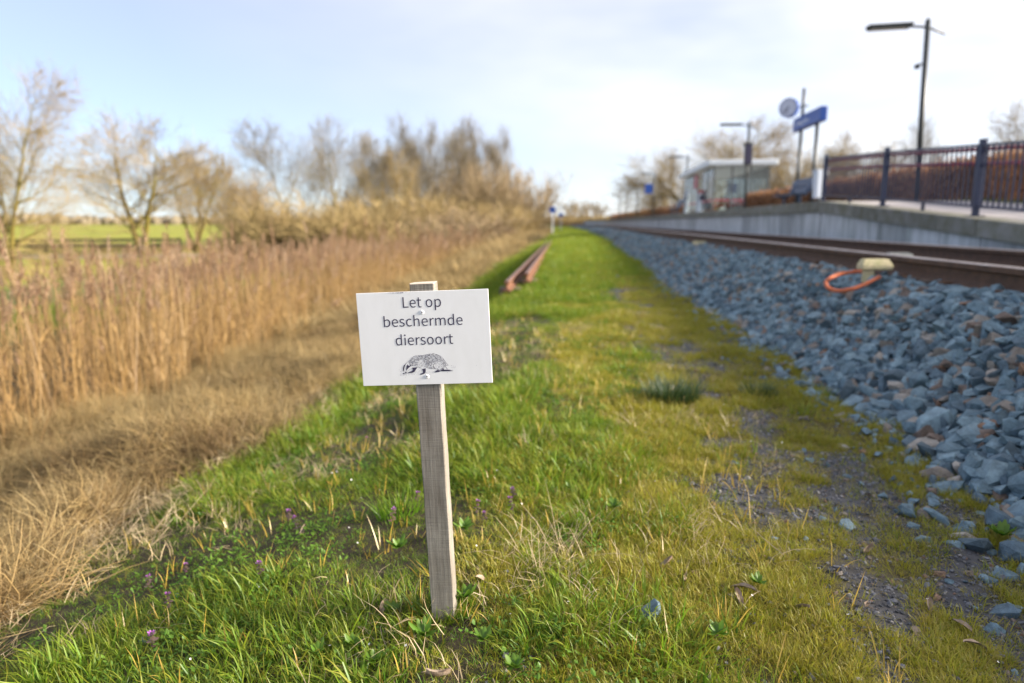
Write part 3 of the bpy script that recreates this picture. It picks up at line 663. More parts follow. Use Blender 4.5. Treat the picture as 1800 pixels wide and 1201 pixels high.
# ---- glass shelter
s0, s1, v0, v1, zr = 6.95, 9.65, 36.5, 46.8, 2.42
bz = float(bend(41)); SH = thing('glass_shelter', 'glass waiting shelter with a flat pale roof on the platform', 'shelter', (bz, 0, PZ))
rf = MB().bbox((s0 - .35, v0 - .35, zr), (s1 + .35, v1 + .35, zr + .27), .03).build('roof', M['roof_white'], SH)
MB().box((s0, v0, zr - .045), (s1, v1, zr - .002)).build('ceiling', M['roof_white'], SH)
def post(x, y, w=.03): MB().box((x - w, y - w, 0), (x + w, y + w, zr - .047)).build('mullion', M['frame_dark'], SH)
nv, nsq = 6, 3
for k in range(nv + 1):
    y = v0 + (v1 - v0) * k / nv; post(s0, y); post(s1, y)
    if k < nv:
        yb = v0 + (v1 - v0) * (k + 1) / nv
        for x in (s0, s1):
            if x == s0 and k in (2,): continue
            MB().box((x - .005, y + .05, .25), (x + .005, yb - .05, zr - .06)).build('pane', M['glass'], SH)
            for zz in (.66,): MB().box((x - .012, y + .05, zz), (x - .0065, yb - .05, zz + .085)).build('red_band', M['pink'], SH)
for k in range(nsq):
    xa, xb = s0 + (s1 - s0) * k / nsq, s0 + (s1 - s0) * (k + 1) / nsq
    for y in (v0, v1):
        MB().box((xa + .05, y - .005, .25), (xb - .05, y + .005, zr - .06)).build('pane', M['glass'], SH)
        for zz in (.66,): MB().box((xa + .05, y - .012, zz), (xb - .05, y - .0065, zz + .085)).build('red_band', M['pink'], SH)
    if k: post(xa, v0); post(xa, v1)
o = MB().box((s0 - .02, v0 + 5.1, 1.55), (s0 + .02, v0 + 6.3, zr - .1)).build('red_panel', M['pink'], SH)
MB().box((s1 - .55, v0 + .6, .42), (s1 - .15, v0 + 4.6, .47)).build('inside_seat', M['bench_blue'], SH)
MB().box((s1 - .12, v0 + .6, .55), (s1 - .08, v0 + 4.6, .95)).build('seat_back', M['bench_blue'], SH)
# low pale building glimpsed behind the shelter
p = at_r(1380, 345, 62); t = thing('low_shed', 'low pale flat roofed shed behind the platform hedge', 'shed', (p[0], p[1], -.3))
w_ = MB().box((-4, -3, 0), (5.5, 3, 3.3)).build('wall', M['wall_brick'], t); MB().box((-4.3, -3.3, 3.301), (5.8, 3.3, 3.55)).build('roof', M['roof_white'], t)
MB().box((-1, -3.04, 0), (0, -3.001, 2.1)).build('door', M['frame_dark'], t)
for x in (-3, 2, 3.8): 
    o = MB().box((x, -3.03, 1), (x + 1, -3.001, 2.2)).build('window', M['frame_dark'], t)

# ---- blue round signs far along the line
for (px, py, r, d, lab) in ((971.5, 369, 62, .60, 'nearer and larger of two round blue signs by the far verge'), (986, 378, 74, .50, 'farther and smaller of two round blue signs by the far verge')):
    p = at_r(px, py, r); zg = float(ground_z(p[0], p[1])); t = thing('round_sign', lab, 'sign', (p[0], p[1], zg), 0, 'round blue signs by the line')
    h = p[2] - zg; MB().tube([(0, 0, -.05), (0, 0, h + .2)], .04, 8).build('post', M['light_grey'], t); MB().tube([(0, -.07, h), (0, -.045, h)], d / 2, 24).build('disc', M['blue'], t)

# ---- stacked spare rails on the verge
pl = [(894, 490), (913, 470), (930, 455), (945, 442), (957, 430), (966, 420)]
def old_rail(pix, zs, rr):
    path = []
    for (px, py), z, r in zip(pix, zs, rr):
        p = at_r(px, py, r); path.append(p)
    return path
def rail_path(pts_px, v_list, lift):
    out = []
    for (px), v in zip(pts_px, v_list):
        d = ray(px, 392); u = d[0] / d[1] * v; out.append((u, v, float(ground_z(u, v)) + lift))
    return out
RA = rail_path([891, 913, 931, 945, 956, 964], [9.4, 12.2, 15.6, 20.5, 27, 36], .10)
RB = rail_path([926, 939, 949, 959, 966, 970.5], [10.4, 13.4, 17.0, 22.0, 28.5, 37], .10)
for path, lab in ((RA, 'rusty spare rail lying on the bank side of the verge'), (RB, 'rusty spare rail lying nearer the ballast')):
    fine = []
    for i in range(len(path) - 1):
        a, b = np.array(path[i]), np.array(path[i+1]); fine += [tuple(a * (1 - k / 4) + b * k / 4) for k in range(4)]
    fine.append(path[-1]); vv = np.array([q[1] for q in fine]); uu = np.array([q[0] for q in fine]); c3 = np.polyfit(vv, uu, 3); uu = np.polyval(c3, vv)
    zz = np.array([q[2] for q in fine]); zz = np.polyval(np.polyfit(vv, zz, 2), vv)
    fine = [(float(u), float(v), float(z)) for u, v, z in zip(uu, vv, zz)]
    t = thing('spare_rail', lab, 'rail', fine[0], group='old rails on the verge')
    sweep(rail_section(.14, .065, .125, .018), [(q[0]-fine[0][0], q[1]-fine[0][1], q[2]-fine[0][2]) for q in fine], M['old_rail'], M['old_rail_top'], 'rail_bar', t, .13)
    for k in (1, 9, 17):
        if k < len(fine): 
            q = fine[k]; MB().bbox((q[0]-fine[0][0]-.16, q[1]-fine[0][1]-.07, q[2]-fine[0][2]-.22), (q[0]-fine[0][0]+.16, q[1]-fine[0][1]+.07, q[2]-fine[0][2]-.002), .01).build('support_block', M['sleeper'], t)

# ---- cream cable boxes in the ballast, orange conduit
def cable_box(label, px, py, r, k=1.0, rz=0.):
    p = at_r(px, py, r); zb = float(bed_z(p[0] - bend(p[1]), p[1]))
    t = thing('cable_marker', label, 'cable marker', (p[0], p[1], zb - .05), rz, 'cream cable markers in the ballast')
    h = p[2] - zb + .05
    MB().tube([(0, 0, 0), (0, 0, h * .55)], .032 * k, 14).build('pipe', M['pale_post'], t, smooth=False)
    MB().tube([(0, 0, h * .551), (0, 0, h * .99)], .047 * k, 14).build('collar', M['cream'], t, smooth=False)
    lid = MB().bbox((-.075 * k, -.065 * k, h), (.165 * k, .065 * k, h + .045 * k), .008).build('box', M['cream'], t)
    MB().hexa([(-.07*k,-.06*k,h+.0455*k),(.16*k,-.06*k,h+.0455*k),(.16*k,.06*k,h+.0455*k),(-.07*k,.06*k,h+.0455*k),(-.05*k,-.042*k,h+.085*k),(.135*k,-.042*k,h+.085*k),(.135*k,.042*k,h+.085*k),(-.05*k,.042*k,h+.085*k)]).build('lid', M['cream'], t)
    return p
pc = cable_box('cream cable marker with the orange conduit looped round its pipe', 1527, 474, 5.55, .88)
cable_box('smaller cream cable marker farther along the ballast', 1225, 433, 13.6, 1.15)
pts = [at_r(px, py, r) for px, py, r in ((1546, 487, 5.50), (1533, 494, 5.40), (1516, 502, 5.33), (1496, 508.5, 5.28), (1472, 511.5, 5.28), (1456, 506, 5.33), (1452, 497, 5.45), (1459, 489, 5.55), (1472, 484, 5.62), (1490, 480, 5.65), (1506, 477.5, 5.64), (1518, 478, 5.60))]
def smooth_path(p, n=6):
    p = [np.array(q) for q in p]; o = []
    for i in range(len(p) - 1):
        a, b, c, d = p[max(i-1, 0)], p[i], p[i+1], p[min(i+2, len(p)-1)]
        for k in range(n):
            t = k / n; o.append(.5 * ((2*b) + (c-a)*t + (2*a-5*b+4*c-d)*t*t + (3*b-a-3*c+d)*t**3))
    return o + [p[-1]]
for q in pts: 
    zb = float(bed_z(q[0] - bend(q[1]), q[1])); q[2] = max(q[2], zb + .02)
sp = smooth_path(pts)
tag(MB().tube(sp, .0138, 12).build('cable_conduit', M['orange'], None, smooth=True), 'orange plastic conduit looped on the ballast around a cream marker', 'cable conduit')
p = at_r(1285, 436, 12.2); tag(MB().bbox((-.15, -.10, -.06), (.15, .10, .06), .02).build('concrete_block', M['light_grey'], None, loc=(p[0], p[1], float(bed_z(p[0]-bend(p[1]), p[1])) + .09)), 'pale grey block lying on the ballast near the rail', 'block')

# ================================================================== THE WARNING SIGN
GL = {"L":[190,[[[35,0],[180,0],[180,28],[68,28],[68,257],[35,257]]]],"e":[194,[[[109,-5],[133,-2],[154,5],[172,15],[160,36],[146,28],[130,23],[113,21],[81,29],[59,52],[50,88],[178,88],[179,106],[170,153],[145,184],[103,195],[62,183],[31,148],[18,95],[31,41],[63,7]],[[49,110],[59,142],[79,163],[104,169],[129,163],[146,143],[151,110]]]],"t":[132,[[[92,-5],[104,-4],[116,-1],[127,2],[121,27],[114,24],[106,22],[99,21],[82,26],[72,38],[70,58],[70,164],[121,164],[121,190],[70,190],[70,244],[43,244],[40,190],[9,188],[9,164],[38,164],[38,59],[43,25],[60,3]]]],"o":[212,[[[106,-5],[150,7],[182,41],[194,95],[182,149],[150,183],[106,195],[63,183],[31,149],[18,95],[31,41],[63,7]],[[106,22],[77,31],[58,57],[51,95],[58,133],[77,159],[106,168],[135,159],[154,133],[161,95],[154,57],[135,31]]]],"p":[217,[[[32,-80],[64,-80],[64,-16],[63,18],[81,5],[98,-2],[116,-5],[157,8],[187,42],[199,98],[190,149],[164,183],[123,195],[101,191],[81,181],[62,168],[62,168],[58,190],[32,190]],[[111,22],[97,24],[81,30],[64,42],[64,142],[82,156],[99,165],[115,168],[144,159],[160,135],[165,98],[158,57],[139,31]]]],"b":[216,[[[116,-5],[157,8],[187,42],[199,98],[190,149],[164,183],[123,195],[102,191],[82,182],[63,168],[64,202],[64,279],[32,279],[32,0],[58,0],[61,20],[62,20],[79,7],[98,-2]],[[111,22],[97,24],[81,30],[64,42],[64,142],[82,156],[99,165],[115,168],[144,159],[160,135],[165,98],[158,57],[139,31]]]],"s":[164,[[[82,-5],[120,3],[143,24],[151,52],[142,81],[120,98],[93,110],[73,118],[58,128],[52,143],[56,156],[68,166],[88,170],[103,168],[117,162],[131,153],[146,173],[130,184],[110,192],[87,195],[52,188],[29,168],[22,141],[30,115],[51,97],[77,86],[98,78],[114,66],[120,50],[116,35],[104,24],[83,20],[62,23],[44,31],[27,43],[11,22],[31,8],[56,-1]]]],"c":[179,[[[107,-5],[129,-2],[150,7],[169,19],[155,41],[142,31],[127,25],[110,22],[79,31],[59,57],[51,95],[59,133],[80,159],[111,168],[125,166],[137,160],[149,152],[165,173],[150,184],[132,192],[110,195],[64,183],[31,149],[18,95],[30,41],[62,7]]]],"h":[213,[[[32,0],[64,0],[64,138],[82,154],[98,164],[116,167],[137,162],[149,145],[152,116],[152,0],[184,0],[184,120],[178,161],[159,186],[126,195],[102,191],[81,179],[63,163],[64,202],[64,279],[32,279]]]],"r":[136,[[[32,0],[64,0],[64,122],[79,148],[95,162],[112,166],[119,166],[125,165],[131,163],[137,191],[131,193],[124,195],[116,195],[96,190],[78,176],[62,155],[62,155],[58,190],[32,190]]]],"m":[324,[[[32,0],[64,0],[64,138],[81,154],[97,164],[112,167],[132,162],[144,145],[147,116],[147,0],[179,0],[179,138],[196,154],[212,164],[227,167],[247,162],[259,145],[263,116],[263,0],[294,0],[294,120],[288,161],[269,186],[237,195],[215,190],[194,178],[174,159],[164,178],[146,191],[121,195],[100,191],[80,179],[62,162],[62,162],[58,190],[32,190]]]],"d":[217,[[[97,-5],[119,-1],[138,9],[155,22],[156,22],[159,0],[185,0],[185,279],[153,279],[153,206],[154,173],[138,185],[121,192],[101,195],[60,183],[30,148],[19,95],[28,41],[55,7]],[[104,22],[76,31],[58,56],[51,95],[59,133],[79,159],[106,168],[122,166],[137,160],[153,148],[153,48],[137,34],[121,25]]]],"i":[96,[[[32,0],[64,0],[64,190],[32,190]],[[48,229],[59,232],[67,239],[70,251],[67,262],[59,269],[48,271],[37,269],[30,262],[27,251],[30,239],[37,232]]]]}
def homography(src, dst):
    A = []
    for (x, y), (u, v) in zip(src, dst):
        A.append([x, y, 1, 0, 0, 0, -u*x, -u*y, -u]); A.append([0, 0, 0, x, y, 1, -v*x, -v*y, -v])
    h = np.linalg.svd(np.array(A))[2][-1].reshape(3, 3); return h
SW, ZT, ZB, PT, PW = .2896, .775, .5675, .7908, .0540
HM = homography([(627, 516), (859, 508), (864, 673), (637, 679)], [(-SW/2, ZT), (SW/2, ZT), (SW/2, ZB), (-SW/2, ZB)])
def on_sign(px, py): q = HM @ np.array([px, py, 1.0]); return q[0] / q[2], q[1] / q[2]
base = at_z(779, 1084, 0)
SG = thing('warning_sign', 'white sign with a badger drawing on a grey wooden stake in the grass', 'sign', (base[0], base[1], 0), rot=Euler((R_(.557), R_(-2.365), R_(2.296)), 'XYZ'))
# wooden stake, slightly uneven along its length, rough sawn top
bm = bmesh.new(); nz_ = 40; rg = np.random.default_rng(5); rings = []
for k in range(nz_ + 1):
    z = -.12 + (PT + .12) * k / nz_; w = PW / 2 * (1 + .02 * math.sin(k * .9) * rg.uniform(.2, 1)); d = .052
    ch = .0018; y0 = 0.0
    loop = [(-w+ch, y0), (w-ch, y0), (w, y0+ch), (w, d-ch), (w-ch, d), (-w+ch, d), (-w, d-ch), (-w, y0+ch)]
    rings.append([bm.verts.new((x + rg.normal(0, .0002), y + rg.normal(0, .00025), z + (rg.normal(0, .0008) if k == nz_ else 0))) for x, y in loop])
for a, b in zip(rings[:-1], rings[1:]):
    for i in range(8): bm.faces.new((a[i], a[(i+1) % 8], b[(i+1) % 8], b[i]))
bm.faces.new(rings[-1]); me = bpy.data.meshes.new('stake'); bm.to_mesh(me); bm.free(); me.materials.append(M['stake']); me.materials.append(M['stake_end'])
me.polygons[len(me.polygons) - 1].material_index = 1
stake = link('stake', me, SG)
T_ = .003
plate = MB().bbox((-SW/2, -T_ - .0005, ZB), (SW/2, -.0005, ZT), .0004).build('sign_plate', M['sign_white'], SG)
YF = -T_ - .0009
def flat(name, polys, mat, y=YF):
    c = bpy.data.curves.new(name, 'CURVE'); c.dimensions = '2D'; c.fill_mode = 'FRONT'
    for pl_ in polys:
        sp_ = c.splines.new('POLY'); sp_.points.add(len(pl_) - 1); sp_.use_cyclic_u = True
        for q, (x, z) in zip(sp_.points, pl_): q.co = (x, z, 0, 1)
    o = bpy.data.objects.new(name, c); COL.objects.link(o)
    me = bpy.data.meshes.new_from_object(o.evaluated_get(bpy.context.evaluated_depsgraph_get())); bpy.data.objects.remove(o); bpy.data.curves.remove(c)
    me.transform(Matrix(((1, 0, 0, 0), (0, 0, 1, y), (0, 1, 0, 0), (0, 0, 0, 1)))); me.materials.clear(); me.materials.append(mat); me.name = name
    return link(name, me, plate)
def text_line(txt, p0, p1, ptop, pbase):
    (x0, z0), (x1, z1) = on_sign(*p0), on_sign(*p1); (_, zt_), (_, zb_) = on_sign(*ptop), on_sign(*pbase)
    polys, x = [], 0
    cap = {'L': 257, 'b': 279, 'd': 279}[txt[0]]
    for ch in txt:
        if ch == ' ': x += 82; continue
        for g in GL[ch][1]: polys.append([(x + a, b) for a, b in g])
        x += GL[ch][0]
    xs = [a for p_ in polys for a, _ in p_]; k = (x1 - x0) / (max(xs) - min(xs)); kz = (zt_ - zb_) / cap; m0 = min(xs)
    return [[(x0 + (a - m0) * k, z0 + (z1 - z0) * (a - m0) / (max(xs) - m0) + b * kz) for a, b in p_] for p_ in polys]
for tx, a, b, c, d in (('Let op', (709.2, 541), (776.6, 539.2), (707.4, 522.6), (709.2, 541)), ('beschermde', (675.4, 575), (813.8, 570.8), (674.6, 555.6), (675.4, 575)), ('diersoort', (695.6, 607.4), (796.4, 604.3), (706.4, 587.6), (706.9, 607.0))):
    flat('lettering', text_line(tx, a, b, c, d), M['ink'])
for i, (px, py) in enumerate(((742.3, 549), (749.0, 662))):
    x, z = on_sign(px, py)
    sc = MB().tube([(x, -T_ - .0005, z), (x, -T_ - .0012, z), (x, -T_ - .0018, z)], [.0050, .0046, .0028], 20).build('screw', M['sign_white'], plate)
x, z = on_sign(742.3, 549); x2, z2 = on_sign(749, 662)
mb = MB()
for a, b in ((x, z), (x2, z2)): mb.tube([(a, -T_ - .0021, b), (a, -T_ - .0016, b)], .0014, 8)
mb.build('screw_sockets', M['steel_dark'], plate)
# scuffs along the top edge left of the stake, and a couple of fly specks
mb = MB(); rg = np.random.default_rng(3)
for px in np.concatenate([rg.uniform(684, 716, 22), rg.uniform(640, 860, 5)]):
    py = 514.1 - (px - 684) * .035 + abs(rg.normal(0, .5)) if px < 717 else rg.uniform(520, 670)
    x, z = on_sign(px, py + .3); w, h = rg.uniform(.0006, .0022) * (1 if px < 717 and py < 517 else .35), rg.uniform(.0003, .0010) * (1 if px < 717 else .7)
    a = rg.uniform(0, 3); P_ = [(x + w * math.cos(a + k * 1.047) , YF, min(z + h * math.sin(a + k * 1.047), ZT - .0006)) for k in range(6)]
    mb.add(P_, [(0, 1, 2, 3, 4, 5)])
mb.build('dirt_specks', M['ink_light'], plate)

# badger engraving, traced in its own picture units (15 per photograph pixel)
def BX(x, y): return on_sign(690 + x / 15, 610 + y / 15)
def inside(p, poly):
    x, y = p; c = False; j = len(poly) - 1
    for i in range(len(poly)):
        xi, yi = poly[i]; xj, yj = poly[j]
        if (yi > y) != (yj > y) and x < (xj - xi) * (y - yi) / (yj - yi) + xi: c = not c
        j = i
    return c
body = [(415, 375), (480, 300), (560, 240), (660, 225), (760, 225), (860, 205), (960, 185), (1090, 180), (1170, 200), (1260, 245), (1320, 300), (1370, 370), (1410, 430), (1455, 490), (1400, 490), (1370, 495), (1350, 550), (1290, 595), (1200, 600), (1120, 580), (1040, 575), (960, 570), (880, 545), (860, 510), (855, 575), (780, 590), (720, 560), (650, 535), (600, 500), (540, 495), (480, 500), (440, 460)]
shoulder = [(660, 380), (720, 330), (790, 350), (830, 430), (850, 510), (840, 570), (780, 580), (700, 540), (650, 480)]
haunch = [(1090, 480), (1150, 410), (1230, 380), (1300, 420), (1330, 500), (1310, 560), (1220, 590), (1130, 570), (1090, 530)]
dark = [
 [(415, 378), (330, 440), (280, 490), (258, 560), (252, 640), (268, 655), (285, 600), (300, 530), (330, 460), (380, 400)],
 [(385, 460), (355, 500), (345, 560), (340, 640), (365, 600), (400, 560), (440, 525), (470, 500), (455, 470), (430, 500), (400, 490)],
 [(500, 545), (560, 540), (640, 535), (610, 580), (570, 640), (545, 670), (480, 685), (400, 690), (360, 690), (420, 660), (490, 640), (520, 600)],
 [(765, 580), (855, 572), (855, 640), (840, 690), (800, 715), (750, 735), (705, 725), (720, 700), (775, 690), (782, 650)],
 [(1160, 605), (1240, 620), (1290, 600), (1350, 560), (1330, 600), (1250, 640), (1190, 665), (1090, 668), (1110, 640)],
 [(245, 695), (275, 685), (300, 705), (290, 722), (258, 718)], [(305, 660), (345, 650), (350, 690), (320, 715), (325, 690)],
 [(1330, 598), (1470, 600), (1590, 622), (1580, 640), (1460, 622), (1330, 612)], [(1375, 500), (1400, 540), (1440, 590), (1425, 592), (1380, 530)],
]
flat('badger_markings', [[BX(*q) for q in p_] for p_ in dark], M['ink'])
mb = MB(); rg = np.random.default_rng(17); cnt = 0
def stroke(x, y, ang, ln, w):
    d = np.array([math.cos(ang), math.sin(ang)]); q = np.array([-d[1], d[0]]) * w / 2; p_ = np.array([x, y]); a, b = p_ - d * ln / 2, p_ + d * ln / 2
    P_ = [BX(*(a - q)), BX(*b), BX(*(a + q))]; mb.add([(u_, YF, w_) for u_, w_ in P_], [(0, 1, 2)])
while cnt < 1500:
    x, y = rg.uniform(410, 1460), rg.uniform(180, 600)
    if not inside((x, y), body): continue
    lt = inside((x, y), shoulder) or inside((x, y), haunch)
    if lt and rg.random() < .68: continue
    ang = .35 + .9 * (x - 410) / 1050 + rg.normal(0, .25) - (.7 if x < 600 else 0)
    stroke(x, y, ang, rg.uniform(16, 34), rg.uniform(5, 9)); cnt += 1
for i in range(len(body)):                                    # broken contour
    a, b = np.array(body[i], float), np.array(body[(i + 1) % len(body)], float); n = max(2, int(np.linalg.norm(b - a) / 14))
    for k in range(n):
        if rg.random() < .12: continue
        p_ = a + (b - a) * (k + .5) / n; d = b - a; stroke(p_[0], p_[1], math.atan2(d[1], d[0]) + rg.normal(0, .12), 22, 8)
head = [(258, 560), (300, 640), (300, 690), (350, 690), (370, 640), (440, 600), (510, 560), (500, 600), (470, 640), (380, 680)]
for i in range(len(head) - 1):
    a, b = np.array(head[i], float), np.array(head[i + 1], float); n = max(2, int(np.linalg.norm(b - a) / 16))
    for k in range(n): p_ = a + (b - a) * (k + .5) / n; d = b - a; stroke(p_[0], p_[1], math.atan2(d[1], d[0]), 20, 7)
for _ in range(150):                                          # ground ticks
    x = rg.uniform(170, 1200); y = 735 - (x - 170) * .085 + rg.normal(0, 16); 
    if 560 < x < 770 and rg.random() < .5: y -= 40
    stroke(x, y, -.1 + rg.normal(0, .3), rg.uniform(6, 18), rg.uniform(4, 7))
for x, y in ((170, 605), (190, 650), (215, 665), (275, 755), (310, 800), (225, 765), (1430, 680), (1340, 650), (1550, 490), (1525, 500), (1545, 545), (1590, 505), (1625, 515), (1635, 540), (1610, 553), (1580, 540)): stroke(x, y, rg.uniform(0, 3), 22, 9)
mb.build('badger_fur', M['ink_light'], plate)

# ================================================================== VEGETATION
def blade(mb, p, az, h, w, curve, lean=0., seg=3, twist=0., droop=0.):
    """One grass blade rooted at p: a tapering strip that leans towards az and curves over."""
    d = np.array([math.cos(az), math.sin(az), 0]); q = np.array([-d[1], d[0], 0]) * math.cos(twist) + d * math.sin(twist)
    V, T = [], []; ang = lean; pos = np.array(p, float); st = h / seg
    for i in range(seg + 1):
        t = i / seg; ww = w * (1 - t ** 1.6) * .5 + w * .06
        if i < seg: V += [pos - q * ww, pos + q * ww]; T += [t, t]
        else: V.append(pos.copy()); T.append(1.0)
        ang += curve / seg * (.4 + 1.2 * t); pos = pos + (d * math.sin(ang) + np.array([0, 0, 1.0]) * math.cos(ang)) * st
    F = [(2*i, 2*i+1, 2*i+3, 2*i+2) for i in range(seg - 1)] + [(2*seg-2, 2*seg-1, 2*seg)]
    mb.add(V, F, T)
def tuft(seed, n, h0, h1, w0, w1, rad, curve, lean=.35, seg=3):
    rg = np.random.default_rng(seed); mb = MB()
    for _ in range(n):
        a = rg.uniform(0, 6.283); r = rad * math.sqrt(rg.random()); az = a + rg.normal(0, .7)
        blade(mb, (r * math.cos(a), r * math.sin(a), -.008), az, rg.uniform(h0, h1) * (.55 + .45 * rg.random()), rg.uniform(w0, w1), rg.uniform(.2, 1) * curve, rg.uniform(0, lean), seg, rg.normal(0, .6))
    return mb
def sample(n, s0, s1, v0, v1, power=1.0):
    """Points in a strip along the line; power > 1 crowds them towards the camera."""
    s = rng.uniform(s0, s1, n); t = rng.random(n)
    v = np.exp(np.log(v0) + (np.log(v1) - np.log(v0)) * t) if power > 1 else v0 + (v1 - v0) * t
    return s, v
def in_view(P, m=520):
    px, py, z = project(P); return (z > .25) & (px > -m) & (px < 1800 + m) & (py > -300) & (py < 1201 + m * 1.6)
def place(name, protos, mats, s, v, size, label, dz=0., tilt=.15, thin=1., cat=None):
    u = s + bend(v); P = np.stack([u, v, ground_z(u, v) + dz], 1); ok = in_view(P); P, size = P[ok], size[ok]; n = len(P)
    rot = np.stack([rng.normal(0, tilt, n), rng.normal(0, tilt, n), rng.uniform(0, 6.283, n)], 1)
    protos = [p if isinstance(p, tuple) else (p, 0) for p in protos]
    return scatter(name, protos, mats, P, rot, size[:, None] * np.ones((1, 3)), None, label, cat)

def leaf_shape(mb, c, az, l_, w, pitch, n=5, cup=.25):
    d = np.array([math.cos(az) * math.cos(pitch), math.sin(az) * math.cos(pitch), math.sin(pitch)]); q = np.array([-math.sin(az), math.cos(az), 0]); up_ = np.cross(d, q); V, T = [], []
    for i in range(n + 1):
        t = i / n; ww = w * math.sin(math.pi * (t * .86 + .07)) ** .8; m = c + d * l_ * t - up_ * (-.12 * l_ * t * t); V += [m - q * ww + up_ * -cup * ww, m, m + q * ww + up_ * -cup * ww]; T += [t] * 3
    mb.add(V, [(3*i+a, 3*i+a+1, 3*i+a+4, 3*i+a+3) for i in range(n) for a in (0, 1)], T)
# ---- green verge grass
G = [tuft(200 + k, 18, .018, .060, .0011, .0026, .035, 1.7, .8) for k in range(7)] + [tuft(220 + k, 10, .05, .10, .0014, .0032, .03, 2.0, .7) for k in range(2)]
GC = [tuft(240 + k, 30, .04, .11, .003, .007, .10, 1.5, .6) for k in range(4)]
def green_w(s, v):
    n = fbm(s * 1.6, v * 1.1, 51); e = green_edge(v)
    w = sstep(e - .25, e + .25, s + (n - .5) * 1.1)
    right = sstep(.62, .0, s - .35 * sstep(6, 3, v) * 0 + (fbm(s * 2.3, v * 1.6, 52) - .5) * .9)
    return w * right
def do_green():
    S_, V_, Z_ = [], [], []
    for n, v0, v1, k in ((36000, .75, 3.2, 1.0), (42000, 3.2, 8, 1.2)):
        s, v = sample(n, -2.9, 1.1, v0, v1); keep = rng.random(n) < green_w(s, v) * (.40 + .9 * fbm(s * 3.1, v * 3.1, 57)); s, v = s[keep], v[keep]
        tall = fbm(s * 2.0, v * 2.0, 53); S_.append(s); V_.append(v); Z_.append(k * (.42 + 1.25 * sstep(.38, .72, tall) ** 1.3) * rng.uniform(.65, 1.25, len(s)))
    place('verge_grass', G, [M['grass']], np.concatenate(S_), np.concatenate(V_), np.concatenate(Z_), 'green grass growing on the verge round the sign')
    n = 26000; s, v = sample(n, -3.8, 1.5, 8, 120, 2); keep = rng.random(n) < np.maximum(green_w(s, v), sstep(9, 14, v) * sstep(1.35, 1.0, s) * sstep(-2.6, -1.9, s) * .8)
    s, v = s[keep], v[keep]; place('far_verge_grass', GC, [M['grass']], s, v, rng.uniform(.7, 1.2, len(s)) * np.clip(v / 9, 1, 3.5), 'green grass farther along the verge')
do_green()
# ---- short yellow grass of the path
SG_ = [tuft(300 + k, 26, .014, .046, .0010, .0021, .022, 1.8, .75) for k in range(7)]
SGC = [tuft(320 + k, 36, .025, .06, .003, .006, .10, 1.6, .6) for k in range(4)]
def short_w(s, v):
    a = sstep(-.35, .35, s + (fbm(s * 2.3, v * 1.6, 52) - .5) * .7); b = sstep(1.75, 1.35, s - foot_shift(v))
    return a * b * (1 - .9 * gravel_mask(s, v)) * (.12 + .88 * sstep(.36, .56, .55 * fbm(s * 4.2, v * 3.4, 62) + .45 * fbm(s * 13, v * 11, 63)))
def do_short():
    S_, V_, Z_ = [], [], []
    for n, v0, v1, k in ((60000, .7, 3.0, 1.0), (52000, 3.0, 8, 1.35)):
        s, v = sample(n, -.5, 1.75, v0, v1); keep = rng.random(n) < short_w(s, v); s, v = s[keep], v[keep]; S_.append(s); V_.append(v); Z_.append(k * rng.uniform(.6, 1.35, len(s)) * (.7 + .7 * fbm(s * 3, v * 3, 66)))
    place('path_grass', SG_, [M['short_grass']], np.concatenate(S_), np.concatenate(V_), np.concatenate(Z_), 'short yellowish grass and moss on the trodden path')
    n = 9000; s, v = sample(n, -.3, 1.5, 8, 40, 2); keep = rng.random(n) < short_w(s, v) * .8; s, v = s[keep], v[keep]
    place('far_path_grass', SGC, [M['short_grass']], s, v, rng.uniform(.8, 1.2, len(s)) * np.clip(v / 9, 1, 3), 'short yellowish grass farther along the path')
do_short()
# ---- pebbles and crumbs of soil
def do_pebbles():
    n = 52000; s, v = sample(n, -.2, 1.7, .7, 6.5, 2); keep = rng.random(n) < np.clip(gravel_mask(s, v) * 1.0 + .12 + .14 * sstep(.9, 1.4, s), 0, 1); s, v = s[keep], v[keep]; n = len(s)
    d = np.exp(rng.normal(math.log(.0085), .42, n)) * np.clip(v / 3, 1, 1.8); d = np.clip(d, .003, .032)
    u = s + bend(v); P = np.stack([u, v, ground_z(u, v) + d * .12], 1); ok = in_view(P); P, d = P[ok], d[ok]; n = len(P)
    rot = np.stack([rng.normal(0, .5, n), rng.normal(0, .5, n), rng.uniform(0, 6.28, n)], 1)
    scatter('gravel_pebbles', [(m, 0) for m in STONES[:8]], [M['pebble']], P, rot, d[:, None] * np.ones((1, 3)), None, 'fine grey gravel and pebbles on the path')
do_pebbles()

